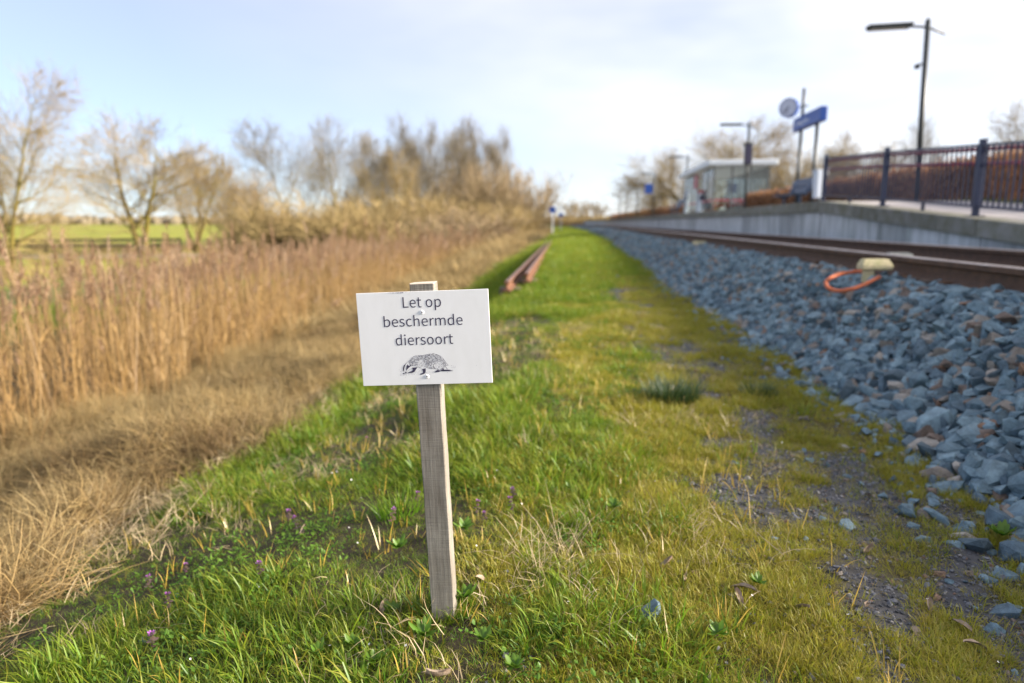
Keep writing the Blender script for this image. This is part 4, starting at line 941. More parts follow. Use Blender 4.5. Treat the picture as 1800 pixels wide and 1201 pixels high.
# ---- dead matted grass on the bank
def straw_tuft(seed, n, h0, h1, rad, w0=.0016, w1=.0038):
    rg = np.random.default_rng(seed); mb = MB(); main = rg.uniform(0, 6.283)
    for _ in range(n):
        a = rg.uniform(0, 6.283); r = rad * math.sqrt(rg.random()); az = main + rg.normal(0, .9)
        blade(mb, (r * math.cos(a), r * math.sin(a), -.02), az, rg.uniform(h0, h1), rg.uniform(w0, w1), rg.uniform(1.3, 2.9), rg.uniform(.05, .7), 4, rg.normal(0, .5))
    return mb
ST = [straw_tuft(400 + k, 34, .14, .36, .07) for k in range(8)]
STC = [straw_tuft(420 + k, 40, .25, .6, .22, .008, .016) for k in range(5)]
def straw_w(s, v): return 1 - sstep(green_edge(v) - .25, green_edge(v) + .28, s + (fbm(s * 1.6, v * 1.1, 51) - .5) * 1.1)
def do_straw():
    n = 42000; s, v = sample(n, -5.6, -1.2, .9, 9.5); w = straw_w(s, v) * (.10 + .90 * sstep(.38, .54, fbm(s * 2.2, v * 2.2, 71))) * (1 - .4 * sstep(-4.2, -5.2, s)); br = sstep(.46, .60, fbm(s * 1.5 + 4, v * 1.5, 74)) * .85 + .12; r_ = rng.random(n); s_, v_ = s, v
    k2 = r_ < w * br * .8; s, v = s_[k2], v_[k2]; place('brown_dead_grass', ST, [M['brown_straw']], s, v, rng.uniform(.6, 1.15, len(s)), 'darker brown tangled dead grass on the bank', tilt=.55)
    keep = (rng.random(n) < w * (1 - br)); s, v = s_[keep], v_[keep]
    place('dead_grass', ST, [M['straw']], s, v, rng.uniform(.65, 1.2, len(s)), 'matted straw coloured dead grass on the bank', tilt=.5)
    n = 5200; s, v = sample(n, -4.6, -1.3, 1.0, 9.0); keep = rng.random(n) < straw_w(s, v) * sstep(.47, .63, fbm(s * 1.3, v * 1.3, 73)); s, v = s[keep], v[keep]
    place('bank_green_grass', G, [M['grass']], s, v, rng.uniform(1.0, 1.8, len(s)), 'green grass coming up through the dead grass on the bank')
    n = 14000; s, v = sample(n, -7, -1.5, 9.5, 110, 2); keep = rng.random(n) < straw_w(s, v); s, v = s[keep], v[keep]
    place('far_dead_grass', STC, [M['straw']], s, v, rng.uniform(.7, 1.15, len(s)) * np.clip(v / 14, .9, 2.2), 'straw coloured dead grass farther along the ditch', tilt=.3)
    n = 2600; s, v = sample(n, -3.0, -1.0, 1.2, 9); e = green_edge(v); keep = rng.random(n) < np.exp(-((s - e - .05) / .28) ** 2) * .8; s, v = s[keep], v[keep]
    place('bleached_grass', [straw_tuft(440 + k, 22, .08, .2, .06, .0018, .0036) for k in range(4)], [M['pale_straw']], s, v, rng.uniform(.7, 1.1, len(s)), 'pale bleached grass along the edge of the green verge', tilt=.5)
    n = 4200; s, v = sample(n, -1.9, 1.0, .9, 7); keep = rng.random(n) < sstep(.52, .70, fbm(s * 2.6, v * 2.2, 58)) * .8; s, v = s[keep], v[keep]
    place('withered_blades', [straw_tuft(450 + k, 7, .06, .16, .05, .0014, .0028) for k in range(4)], [M['pale_straw']], s, v, rng.uniform(.6, 1.1, len(s)), 'withered pale blades among the green grass', tilt=.4)
    n = 900; s, v = sample(n, -1.6, .7, .85, 7)
    place('yellowed_blades', [tuft(460 + k, 3, .06, .13, .003, .006, .02, 1.0) for k in range(4)], [M['yellow_blade']], s, v, rng.uniform(.6, 1.1, len(s)), 'yellowed broad blades among the green grass')
    cl = []
    for k in range(5):
        mb = MB(); rg = np.random.default_rng(480 + k)
        for _ in range(9): a = rg.uniform(0, 6.283); r = .03 * rg.random(); leaf_shape(mb, np.array([r * math.cos(a), r * math.sin(a), rg.uniform(.004, .025)]), rg.uniform(0, 6.283), rg.uniform(.006, .015), rg.uniform(.0022, .0052), rg.uniform(-.1, .7), 2)
        cl.append(mb)
    n = 8000; s, v = sample(n, -1.9, .35, .85, 5.5); keep = rng.random(n) < sstep(.46, .62, fbm(s * 3.3 + 9, v * 3.0, 59)); s, v = s[keep], v[keep]
    place('ground_cover_leaves', cl, [M['weed']], s, v, rng.uniform(.7, 1.3, len(s)), 'low broad leaved ground cover between the grass')
    n = 5200; s, v = sample(n, -12.5, -8.6, 12, 60); place('ditch_bank_grass', GC, [M['grass']], s, v, rng.uniform(1.5, 3, n), 'green grass on the far bank of the ditch')
    n = 2500; P = np.stack([rng.uniform(-60, -12, n), rng.uniform(20, 62, n)], 1); s = P[:, 0] - bend(P[:, 1])
    place('field_edge_grass', STC + GC, [M['straw']], s, P[:, 1], rng.uniform(.8, 1.6, n), 'dry grass along the edge of the farm track')
do_straw()

# ---- reeds
def reed(seed, h, plume=True, lean=None):
    """Stem, hanging leaves and a one-sided feathery plume: three meshes."""
    rg = np.random.default_rng(seed); a = rg.uniform(0, 6.283); ln = rg.uniform(.02, .16) if lean is None else lean
    d = np.array([math.cos(a), math.sin(a), 0]); pts = [np.array([0, 0, -.05]) + d * ln * h * (t ** 1.6) + np.array([0, 0, h * t]) for t in np.linspace(0, 1, 7)]
    st = MB().tube(pts, [.0044, .0043, .004, .0038, .0034, .0028, .0018], 4); lv = MB(); pm = MB()
    for k in range(rg.integers(1, 4)):
        i = rg.integers(1, 5); blade(lv, pts[i], rg.uniform(0, 6.283), rg.uniform(.2, .42), rg.uniform(.007, .013), rg.uniform(1.2, 2.6), rg.uniform(.3, .8), 4, rg.normal(0, .4))
    if plume:
        side = rg.uniform(0, 6.283); L0 = rg.uniform(.16, .25)
        for k in range(46):
            t = rg.random(); p = pts[-1] + np.array([0, 0, (t - .25) * L0]) + d * .02 * t
            blade(pm, p, side + rg.normal(0, 1.1), rg.uniform(.05, .11) * (1.15 - .75 * t), rg.uniform(.005, .010), rg.uniform(.3, 1.3), rg.uniform(.25, .75), 2, rg.normal(0, .8))
    return st, lv, pm
def reed_proto(seed, h, plume):
    st, lv, pm = reed(seed, h, plume); mb = MB(); mi = []
    for x, k in ((st, 0), (lv, 0), (pm, 1)): mb.add(x.v, x.f, x.t); mi += [k] * len(x.f)
    return mb, mi
RP = [reed_proto(500 + k, 1.25 + .06 * (k % 5), k % 4 != 3) for k in range(12)]
def reed_edge(v): return -3.95 - .02 * np.clip(v, 0, 30)
def do_reeds():
    S_, V_ = [], []
    for n, v0, v1 in ((3400, 2.2, 9), (5200, 9, 24), (3600, 24, 60)):
        s, v = sample(n, -9.2, -3.9, v0, v1); w = sstep(reed_edge(v) + .35, reed_edge(v) - .5, s + (fbm(s, v * .8, 81) - .5) * 1.2) * sstep(-9.4, -8.2, s) * (.15 + .85 * sstep(.34, .58, fbm(s * .9, v * .6, 82)))
        w = w * np.where((v > 5) & (v < 8.4) & (s < -6.2), .55, 1)
        keep = rng.random(n) < w; S_.append(s[keep]); V_.append(v[keep])
    s, v = np.concatenate(S_), np.concatenate(V_); u = s + bend(v); z = ground_z(u, v); P = np.stack([u, v, z], 1); ok = in_view(P, 600); P = P[ok]; v = v[ok]; n = len(P)
    hs = np.clip(.66 + .48 * fbm(P[:, 0] * .8, v * .6, 83) + rng.normal(0, .13, n), .35, 1.25)
    tl = np.where(rng.random(n) < .12, .32, .085); rot = np.stack([rng.normal(0, 1, n) * tl, rng.normal(0, 1, n) * tl, rng.uniform(0, 6.28, n)], 1)
    wd = np.clip(v / 13, 1, 2.2); scl = np.stack([hs * wd, hs * wd, hs], 1)
    scatter('reed_bed', RP, [M['reed'], M['plume']], P, rot, scl, None, 'bed of tall golden dry reeds with feathery plumes in the ditch')
do_reeds()
front = [(20, 488, 6.1, 'leftmost tall reed with a full upright plume'), (52, 492, 6.6, 'shorter reed with a broad plume near the tall leftmost one'), (66, 460, 7.4, 'reed with a narrow plume leaning over its neighbours'), (106, 426, 8.2, 'tallest reed standing alone against the farm fence'),
         (218, 428, 9.6, 'reed plume in front of the forked tree trunk'), (245, 424, 10.2, 'reed plume just beside the forked tree trunk'), (155, 450, 9.0, 'reed plume in front of the dark ditch bank'), (90, 500, 6.9, 'low reed with a drooping brown plume'), (190, 482, 8.0, 'dark reed plume below the farm fence'), (208, 476, 8.4, 'dark reed plume just left of the dense reeds')]
for i, (px, py, r, lab) in enumerate(front):
    p = at_r(px, py, r); zg = float(ground_z(p[0], p[1])); h = p[2] - zg - .06; st, lv, pm = reed(600 + i, h, True, .03 if i != 2 else .12)
    t = thing('tall_reed', lab + '', 'reed', (p[0], p[1], zg), 0, 'tall single reeds')
    st.build('stem', M['reed'], t, smooth=True, tip=True); lv.build('leaves', M['reed'], t, tip=True)['kind'] = 'stuff'; pm.build('plume', M['plume'], t, tip=True)['kind'] = 'stuff'

# ---- bare trees
def grow(seed, H, r0, forks, tw=1.0, spread=.75, up=.12, l3=7, l4=7, base_h=.22, lean=(0, 0), nl=12):
    """A bare tree: trunk with limbs, and a crown of branches and twigs."""
    rg = np.random.default_rng(seed); A, B = MB(), MB()
    def wob(p, d, L_, n, wig, upb):
        pts = [p]; d = d / np.linalg.norm(d)
        for i in range(n):
            d = d + rg.normal(0, wig, 3) + np.array([0, 0, upb]); d = d / np.linalg.norm(d); pts.append(pts[-1] + d * L_ / n)
        return pts
    def pick(pts, t): 
        x = t * (len(pts) - 1); i = min(int(x), len(pts) - 2); f = x - i; d = pts[i+1] - pts[i]; return pts[i] * (1 - f) + pts[i+1] * f, d / np.linalg.norm(d)
    def side(d, ang):
        q = rg.normal(size=3); q = q - d * (q @ d); q /= np.linalg.norm(q); return d * math.cos(ang) + q * math.sin(ang)
    for (dx, dy, fr) in forks:
        d0 = np.array([dx + lean[0], dy + lean[1], 1.0]); T = wob(np.array([dx * .15 * r0, dy * .15 * r0, -.1]), d0, H * fr, 9, .09, .05)
        A.tube(T, [r0 * (1 - .93 * k / 9) * (1.25 if k == 0 else 1) for k in range(10)], 7)
        for j in range(nl):
            t = base_h + (.98 - base_h) * ((j + rg.random()) / nl) ** .85; p, d = pick(T, t); L1 = H * rg.uniform(.32, .52) * (1.2 - .78 * t); rr = r0 * (1 - .9 * t) * .42
            b1 = wob(p, side(d, rg.uniform(.55, 1.1) * spread + .1), L1, 6, .11, up); A.tube(b1, [max(rr * (1 - .88 * k / 6), .008) for k in range(7)], 5)
            for j2 in range(11):
                t1 = .10 + .90 * (j2 + rg.random()) / 11; p1, d1 = pick(b1, t1); L2 = L1 * rg.uniform(.42, .75) * (1.15 - .5 * t1); r2 = max(rr * (1 - .88 * t1) * .6, .0065 * tw * .55)
                b2 = wob(p1, side(d1, rg.uniform(.35, .9)), L2, 4, .13, up * 1.3); B.tube(b2, [r2 * (1 - .7 * k / 4) for k in range(5)], 4, False)
                for _ in range(l3):
                    t2 = rg.uniform(.12, 1); p2, d2 = pick(b2, t2); L3 = L2 * rg.uniform(.5, 1.0); r3 = .0042 * tw
                    b3 = wob(p2, side(d2, rg.uniform(.3, .8)), L3, 2, .12, up * 1.5); B.tube(b3, [r3, r3 * .75, r3 * .35], 3, False)
                    for _ in range(l4):
                        t3 = rg.uniform(.1, .9); p3, d3 = pick(b3, t3); L4 = L3 * rg.uniform(.45, .85); r4 = .003 * tw
                        b4 = wob(p3, side(d3, rg.uniform(.25, .7)), L4, 1, .1, up); B.tube(b4, [r4, r4 * .45], 3, False)
    return A, B
def shrub(seed, H, n, spread, tw=1.0, k2=10, k3=4, base=.8):
    rg = np.random.default_rng(seed); A, B = MB(), MB()
    for _ in range(n):
        a = rg.uniform(0, 6.283); r = base * math.sqrt(rg.random()); out_ = spread * rg.random() ** .7; h = H * rg.uniform(.6, 1.05)
        d = np.array([math.cos(a) * out_, math.sin(a) * out_, 1.0]); p = np.array([r * math.cos(a), r * math.sin(a), -.1]); pts = [p]; L_ = h / 5
        for i in range(5):
            d = d + rg.normal(0, .12, 3) + np.array([0, 0, .10]); d /= np.linalg.norm(d); pts.append(pts[-1] + d * L_)
        A.tube(pts, [.020 * H / 4 * (1 - .8 * k / 5) for k in range(6)], 4, False)
        for _ in range(k2):
            x = rg.uniform(.15, 1) * 5; i = min(int(x), 4); f = x - i; q = pts[i] * (1 - f) + pts[i+1] * f; d1 = pts[i+1] - pts[i]; d1 = d1 / np.linalg.norm(d1) + rg.normal(0, .55, 3) + np.array([0, 0, .15]); d1 /= np.linalg.norm(d1); L1 = h * rg.uniform(.14, .34)
            e = q + d1 * L1; B.tube([q, (q + e) / 2 + rg.normal(0, .03, 3), e], [.007 * tw, .0055 * tw, .003 * tw], 3, False)
            for _ in range(k3):
                g = q + (e - q) * rg.uniform(.2, 1); d2 = d1 + rg.normal(0, .5, 3); d2 /= np.linalg.norm(d2); B.tube([g, g + d2 * L1 * rg.uniform(.3, .65)], [.0045 * tw, .002 * tw], 3, False)
    return A, B
KIND = {
 'fork': dict(ab=grow(11, 7.2, .15, [(-.30, .1, .95), (.26, -.12, .84)], 1.7, 1.05, .04, 4, 3, .16, nl=16), bark='bark', twig='twig', h=7.2),
 'fan': dict(ab=grow(12, 6, .11, [(-.50, .1, .9), (.05, .25, 1), (.42, -.2, .95), (.22, .1, .85)], 1.5, .8, .07, 4, 3, .16, nl=9), bark='bark', twig='twig', h=6),
 'wide': dict(ab=grow(13, 9.5, .18, [(.10, .05, 1), (-.5, .2, .85)], 1.7, 1.1, .03, 5, 3, .12, nl=20), bark='bark', twig='twig', h=9.5),
 'slim': dict(ab=grow(14, 9, .085, [(.05, 0, 1.0)], 1.5, .8, .07, 4, 3, .22, nl=20), bark='bark', twig='twig_grey', h=9),
 'tall': dict(ab=grow(15, 12, .15, [(-.06, 0, 1.0), (.18, .1, .85)], 2.4, .85, .06, 5, 3, .24, nl=18), bark='bark', twig='twig_grey', h=12),
 'bush_a': dict(ab=shrub(21, 3.2, 70, .6, 1.9, 16, 5, 1.1), bark='twig_gold', twig='twig_gold', h=3.2),
 'bush_b': dict(ab=shrub(22, 4.0, 70, .8, 2.3, 16, 5, 1.6), bark='twig', twig='twig_gold', h=4),
 'bush_c': dict(ab=shrub(23, 7.5, 60, .55, 3.2, 15, 5, 2.4), bark='bark', twig='twig_red', h=7.5),
}
for k, d in KIND.items():
    d['tm'] = d['ab'][0].mesh('trunk', M[d['bark']], True); d['cm'] = d['ab'][1].mesh('crown', M[d['twig']], False); n_ = None
    zs = [q[2] for q in d['ab'][1].v]; d['top'] = float(np.percentile(zs, 99.6))
def plant(kind, px, pytop, r, label, cat, group, rz=None, wide=1.0, base_px=None, mats=None, name=None):
    d = KIND[kind]; p = at_r(px, pytop, r); zg = float(ground_z(p[0], p[1])); k = (p[2] - zg) / d['top']
    nm = name or {'c': 'bush', 'b': 'bush'}.get('b' if kind.startswith('bush') else '', 'bare_tree')
    t = thing(nm, label, cat, (p[0], p[1], zg), 0, group, rot=(0, 0, rng.uniform(0, 6.28) if rz is None else rz), scale=(k * wide, k * wide, k))
    a = link('stems' if nm == 'bush' else 'trunk', d['tm'], t); b = link('crown', d['cm'], t); b['kind'] = 'stuff'
    if nm == 'bush': a['kind'] = 'stuff'
    if mats:
        for o_, m_ in ((a, mats[0]), (b, mats[1])): o_.material_slots[0].link = 'OBJECT'; o_.material_slots[0].material = M[m_]
    return t
TG = 'bare trees along the field edge'
rzv = YAW
plant('wide', -22, 112, 38, 'largest bare tree with mossy trunk beside the farm track', 'tree', TG, rzv, .72)
plant('fork', 226, 192, 47, 'bare tree with forked mossy trunk behind the farm fence', 'tree', TG, rzv, 1.25)
plant('fan', 330, 250, 52, 'low bare tree fanning out from several stems at the fence end', 'tree', TG, rzv)
plant('slim', 402, 288, 56, 'slight bare tree standing next to the fan shaped one', 'tree', TG, rzv + 1)
plant('fan', 455, 300, 54, 'bushy bare tree with rusty twigs behind the bushes', 'tree', TG, rzv + 2, 1.1, None, ('bark', 'twig_red'))
plant('slim', 516, 188, 60, 'tall slender tree bending over towards the fork tree', 'tree', TG, rzv, 1.25).rotation_euler = (0, R_(-15), rzv)
plant('slim', 578, 205, 66, 'straight slender bare tree just past the bending one', 'tree', TG, rzv + 2.5, .9)
plant('slim', 545, 262, 70, 'low slender tree between the bending and straight ones', 'tree', TG, rzv + 4.2, 1.0)
plant('slim', 622, 228, 70, 'slender tree just left of the knotty tree', 'tree', TG, rzv + 5.1, 1.0)
plant('fan', 690, 262, 70, 'low spreading tree between the knotty tree and the tall pair', 'tree', TG, rzv + .9, .8)
plant('slim', 775, 225, 84, 'slender tree between the tall pair and the thicket', 'tree', TG, rzv + 3.6, 1.0)
plant('tall', 662, 232, 72, 'bare tree with knotty crown rising from the bushes', 'tree', TG, rzv + .4, .75)
plant('tall', 708, 205, 78, 'tall bare tree, thinner of the pair behind the sign', 'tree', TG, rzv + 2.1, .6)
plant('tall', 738, 212, 80, 'tall bare tree with darker trunk behind the sign', 'tree', TG, rzv + 4.0, .62)
plant('tall', 806, 208, 86, 'bare tree at the start of the dense thicket', 'tree', TG, rzv + 5.0, .6)
plant('tall', 842, 208, 88, 'tallest bare tree standing in the dense thicket', 'tree', TG, rzv + 1.2, .6)
plant('tall', 876, 225, 92, 'bare tree rising behind the rounded thicket', 'tree', TG, rzv + 3.1, .5)
BG = 'brown bushes beyond the reeds'
bl = [('bush_a', 470, 372, 30, 1.35, 'golden brown bush nearest the open field'), ('bush_b', 520, 360, 31, 1.3, 'golden brown bush below the bending tree'), ('bush_a', 565, 350, 30, 1.5, 'dense golden bush in front of the slender trees'), ('bush_b', 615, 362, 29, 1.4, 'spreading golden bush just left of the sign post'),
      ('bush_b', 668, 346, 42, 1.4, 'brown bush below the knotty tree'), ('bush_b', 712, 340, 41, 1.4, 'round brown bush directly above the stake'), ('bush_b', 760, 345, 44, 1.4, 'brown bush right of the stake'), ('bush_a', 800, 362, 38, 1.8, 'low dark reddish bush above the sign corner'),
      ('bush_a', 745, 382, 34, 1.8, 'lowest reddish bush behind the pale reed plumes'), ('bush_c', 770, 305, 80, .95, 'tall thicket bush below the twin trees'), ('bush_c', 815, 285, 84, .95, 'tall olive thicket bush with upright stems'), ('bush_c', 862, 290, 86, 1.0, 'tall thicket bush in the middle of the mass'),
      ('bush_c', 895, 292, 84, .9, 'rounded pinkish brown thicket bush at the line'), ('bush_c', 924, 298, 92, 1.0, 'last rounded bush of the thicket beside the line'), ('bush_c', 640, 325, 75, 1.2, 'thicket bush behind the golden bushes'), ('bush_b', 850, 355, 60, 1.7, 'low bush in front of the thicket'), ('bush_b', 895, 362, 68, 1.2, 'low bush at the foot of the last thicket'), ('bush_c', 430, 340, 62, 1.1, 'rusty bush beside the slight tree')]
for kd, px, py, r, wd, lab in bl: plant(kd, px, py, r, lab, 'bush', BG, None, wd, None, ('twig_gold', 'twig_red') if 'reddish' in lab or 'rusty' in lab else None)
RG = 'bare trees behind the platform'
plant('wide', 1252, 205, 72, 'big bare tree directly behind the glass shelter', 'tree', RG, rzv, 1.45)
plant('wide', 1335, 225, 78, 'bare tree behind the right half of the shelter', 'tree', RG, rzv + 2.2, 1.25)
plant('wide', 1196, 272, 90, 'bare tree behind the lamp at the shelter end', 'tree', RG, rzv + 4, .8)
plant('fan', 1168, 312, 92, 'lower bare tree beside the lamp with the blue panel', 'tree', RG, rzv + 1, .9)
plant('fan', 1150, 338, 105, 'smallest bare tree beyond the shelter', 'tree', RG, rzv + 3, .9)
plant('fan', 1498, 232, 58, 'pale bare tree behind the top of the ramp railing', 'tree', RG, rzv + 1.7, 1.0)
plant('fan', 1560, 246, 50, 'thin bare tree rising between two railing posts', 'tree', RG, rzv + .7, .8)
plant('slim', 1648, 206, 40, 'slender sapling beside the tall lamp post', 'tree', RG, rzv + .7, .8)
plant('wide', 1850, 168, 44, 'bare tree at the edge behind the ramp', 'tree', RG, rzv + 1.5, .8)
plant('fan', 1425, 262, 70, 'bare tree glimpsed behind the name board posts', 'tree', RG, rzv + 2.5, 1.0)
FG = 'far trees past the end of the platform'
for px, py, r, lab in ((1008, 350, 190, 'far bare tree nearest the round blue signs'), (1028, 352, 200, 'far bare tree in the middle of the distant group'), (1050, 353, 195, 'far bare tree nearest the platform end')): plant('fan', px, py, r, lab, 'tree', FG, None, .9, None, ('twig', 'twig'))
for px, py, r, lab in ((985, 378, 150, 'far low bush beside the round signs'), (1012, 379, 160, 'far low bush at the end of the verge'), (1040, 380, 160, 'far low bush by the vanishing rails'), (1064, 378, 165, 'far low bush behind the platform end')): plant('bush_b', px, py, r, lab, 'bush', 'far bushes where the line disappears', None, 2.6)

# ---- woods on the far horizon
def treeline():
    mb = MB(); rg = np.random.default_rng(91)
    for i in range(2600):
        az = rg.uniform(R_(-62), R_(75)); r = rg.uniform(900, 1300); x, y = math.sin(az) * r, math.cos(az) * r; h = (7 + 7 * vnoise(np.array([az * 14]), np.array([0.]), 95)[0]) * rg.uniform(.6, 1.1); w = rg.uniform(4, 9)
        c, s_ = math.cos(az), -math.sin(az); P_ = []
        n = 7
        for lev, (zz, k) in enumerate(((0, .8), (.45, 1.0), (.8, .62), (1.0, .1))):
            for k2 in range(n): a = 6.283 * k2 / n; q = k * rg.uniform(.75, 1.2) * w; P_.append((x + math.cos(a) * q, y + math.sin(a) * q, -1.3 + zz * h * rg.uniform(.9, 1.05)))
        mb.add(P_, [(l * n + k2, l * n + (k2 + 1) % n, (l + 1) * n + (k2 + 1) % n, (l + 1) * n + k2) for l in range(3) for k2 in range(n)] + [tuple(range(21, 28))])
    o = mb.build('distant_woods', M['twig_grey']); o['kind'] = 'stuff'; o['label'] = 'far off line of bare woods along the horizon'
treeline()

# ---- farm fence in the field
a, b = at_z(-260, 449, -1.1), at_z(318, 444, -1.1); ab = (b - a)[:2]; Lf = float(np.linalg.norm(ab)); ang = math.atan2(ab[1], ab[0])
FF = thing('field_fence', 'dark timber post and rail fence along the edge of the field', 'fence', (a[0], a[1], -1.1), ang)
nn = int(Lf / 2.6)
for k in range(nn + 1):
    x = Lf * k / nn; MB().bbox((x - .06, -.06, -.1), (x + .06, .06, 1.02), .01).build('fence_post', M['wood_fence'], FF)
    if k < nn:
        for z in (.42, .80): MB().bbox((x + .02, -.095, z), (x + Lf / nn - .02, -.061, z + .17), .008).build('fence_rail', M['wood_fence'], FF)

# ---- beech hedges on the platform
def leafq(seed):
    rg = np.random.default_rng(seed); mb = MB()
    for _ in range(9):
        p = rg.normal(0, .055, 3); e = Euler(rg.uniform(0, 6.28, 3)).to_matrix(); l_, w = rg.uniform(.03, .05), rg.uniform(.016, .026)
        V = [(-l_, 0, 0), (-l_ * .2, -w, .006), (l_, 0, -.004), (-l_ * .2, w, .006)]; mb.add([tuple(np.array(e @ Vector(q)) + p) for q in V], [(0, 1, 2), (0, 2, 3)], [0, .5, 1, .5])
    return mb
LQ = [leafq(700 + k) for k in range(6)]
def hedge(label, sc, half, v0, v1, top, dens, gap=None, sz=1.0):
    t = thing('beech_hedge', label, 'hedge', (0, 0, 0), 0, 'clipped beech hedges along the platform')
    n = int((v1 - v0) * dens); s = sc + half * rng.uniform(-1, 1, n); v = rng.uniform(v0, v1, n); z = PZ - .05 + (top - PZ + .05) * rng.random(n) ** .85
    tz = top + (fbm(v * 1.5, s * 0, 75) - .5) * .16; keep = (z < tz) & (fbm(v * 2.2, z * 2.2, 76) > .30)
    if gap is not None:
        for g0, g1, w in gap: keep &= ~((v > g0) & (v < g1) & (rng.random(n) < w))
    s, v, z = s[keep], v[keep], z[keep]; n = len(s); rot = rng.uniform(0, 6.28, (n, 3))
    scatter('foliage', [(m, 0) for m in LQ], [M['beech']], np.stack([s + bend(v), v, z], 1), rot, sz * rng.uniform(.8, 1.3, n)[:, None] * np.ones((1, 3)), None, parent=t)
    mb = MB()
    for _ in range(int((v1 - v0) * 14 / sz)):
        vv = rng.uniform(v0, v1); ss = sc + half * rng.uniform(-.8, .8) + float(bend(vv)); p = np.array([ss, vv, PZ - .1]); h = (top - PZ) * rng.uniform(.6, 1.08)
        mb.tube([p, p + (rng.normal(0, .05), rng.normal(0, .06), h * .5), p + (rng.normal(0, .1), rng.normal(0, .12), h)], [.009, .006, .002], 4, False)
    mb.build('stems', M['bark'], t)['kind'] = 'stuff'
    return t
hedge('brown beech hedge behind the ramp railing', 8.55, .42, .5, 35.2, 2.26, 640, [(13.0, 15.6, .5), (17.0, 19.2, .4), (-1, 10.5, .6)])  # nearest stretch, out of view, is thinned to dapple sunlight on the path
hedge('brown beech hedge running on beyond the shelter', 9.2, .5, 50, 128, 2.25, 130, None, 2.0)
n = 900; v = rng.uniform(4, 24, n); s = 8.0 + rng.uniform(-.12, .25, n); sc_ = rng.uniform(.8, 1.6, n)
scatter('hedge_foot_grass', [(m, 0) for m in GC], [M['ivy_green']], np.stack([s + bend(v), v, plat_z(v) - .01], 1), np.stack([np.zeros(n), np.zeros(n), rng.uniform(0, 6.28, n)], 1), sc_, None, 'green weeds along the foot of the platform hedge')

# ---- single plants, leaves and stones close to the camera
def on_ground(px, py):
    p = at_z(px, py, 0.0)
    for _ in range(6): p = at_z(px, py, float(ground_z(p[0], p[1])))
    return p
def on_path(px, py): p = on_ground(px, py); return p
def big_tuft(px, py, label, n, h, rad, mat, seed, cat='grass tuft'):
    p = on_ground(px, py); o = tuft(seed, n, h * .6, h, .0022, .0042, rad, 1.0, .75, 4).build('grass_tuft', M[mat], None, tip=True, loc=(p[0], p[1], p[2])); tag(o, label, cat, 'dense grass tufts on the path'); return o
big_tuft(1180, 702, 'dense dark green grass tuft on the path, larger of two', 800, .19, .13, 'dark_grass', 801)
big_tuft(1333, 697, 'small blue green grass tuft near the ballast', 420, .14, .08, 'dark_grass', 802)
big_tuft(1410, 728, 'spiky half dry grass tuft at the foot of the ballast', 60, .14, .05, 'short_grass', 803)
big_tuft(1448, 700, 'straggly grass tuft among the lowest ballast stones', 40, .12, .04, 'grass', 804)
big_tuft(768, 1092, 'grass tuft growing against the front foot of the stake', 60, .085, .035, 'grass', 806)
big_tuft(808, 1080, 'grass tuft growing against the right foot of the stake', 50, .10, .03, 'grass', 807)
big_tuft(745, 1075, 'grass tuft growing against the left foot of the stake', 60, .11, .035, 'grass', 808)
big_tuft(700, 905, 'lush green grass tuft left of the stake', 130, .17, .07, 'grass', 805)
p = on_ground(955, 985); mb = MB(); rg = np.random.default_rng(77)
for _ in range(90):
    a = rg.uniform(0, 6.283); r = .12 * math.sqrt(rg.random()); blade(mb, (r * math.cos(a), r * math.sin(a), .0), rg.uniform(0, 6.283), rg.uniform(.08, .24), rg.uniform(.0012, .0024), rg.uniform(.2, 1.4), rg.uniform(.4, 1.25), 3)
tag(mb.build('dry_grass_tuft', M['pale_straw'], None, tip=True, loc=tuple(p)), 'tangle of dry pale stalks right of the stake', 'grass tuft')

def make_weed(seed, kind):
    rg = np.random.default_rng(seed)
    if kind == 'rosette':
        t = thing('weed', 'x', 'weed', group='small leafy weeds in the grass'); n = 11
        for k in range(n):
            mb = MB(); leaf_shape(mb, np.array([0, 0, .004]), 2.4 * k, rg.uniform(.025, .045), rg.uniform(.006, .009), rg.uniform(.15, .9)); mb.build('leaf', M['weed'], t, smooth=True, tip=True)
        return t
    t = thing('dead_nettle', 'x', 'flower', group='purple dead nettles in the grass'); h = rg.uniform(.06, .09)
    st = MB().tube([(0, 0, -.01), (.004, .002, h * .5), (0, .004, h)], [.0016, .0014, .001], 5).build('stem', M['nettle'], t)
    for lv_ in range(4):
        for k in range(2):
            mb = MB(); z = h * (.35 + .2 * lv_); leaf_shape(mb, np.array([0, .002, z]), 1.57 * lv_ + 3.14 * k + .3, .020 - .002 * lv_, .0085, -.2 - .1 * lv_); mb.build('leaf', M['nettle'], t, smooth=True, tip=True)
    for k in range(7):
        mb = MB(); a = 6.28 * k / 7; leaf_shape(mb, np.array([.003 * math.cos(a), .002 + .003 * math.sin(a), h * (.86 + .03 * (k % 3))]), a, .011, .0038, .5, 3); mb.build('petal', M['purple'], t, tip=True)
    return t
W0, W1, D0, D1 = make_weed(1, 'rosette'), make_weed(2, 'rosette'), make_weed(3, 'nettle'), make_weed(4, 'nettle')
used = set()
def put(proto, px, py, label, k=1.0, lift=.0, rz=None):
    o = proto if proto.name not in used else copy_tree(proto); used.add(proto.name); p = on_ground(px, py); o.location = (p[0], p[1], p[2] + lift); o.rotation_euler = (rng.normal(0, .12), rng.normal(0, .12), rng.uniform(0, 6.28) if rz is None else rz); o.scale = (k, k, k); o['label'] = label; return o
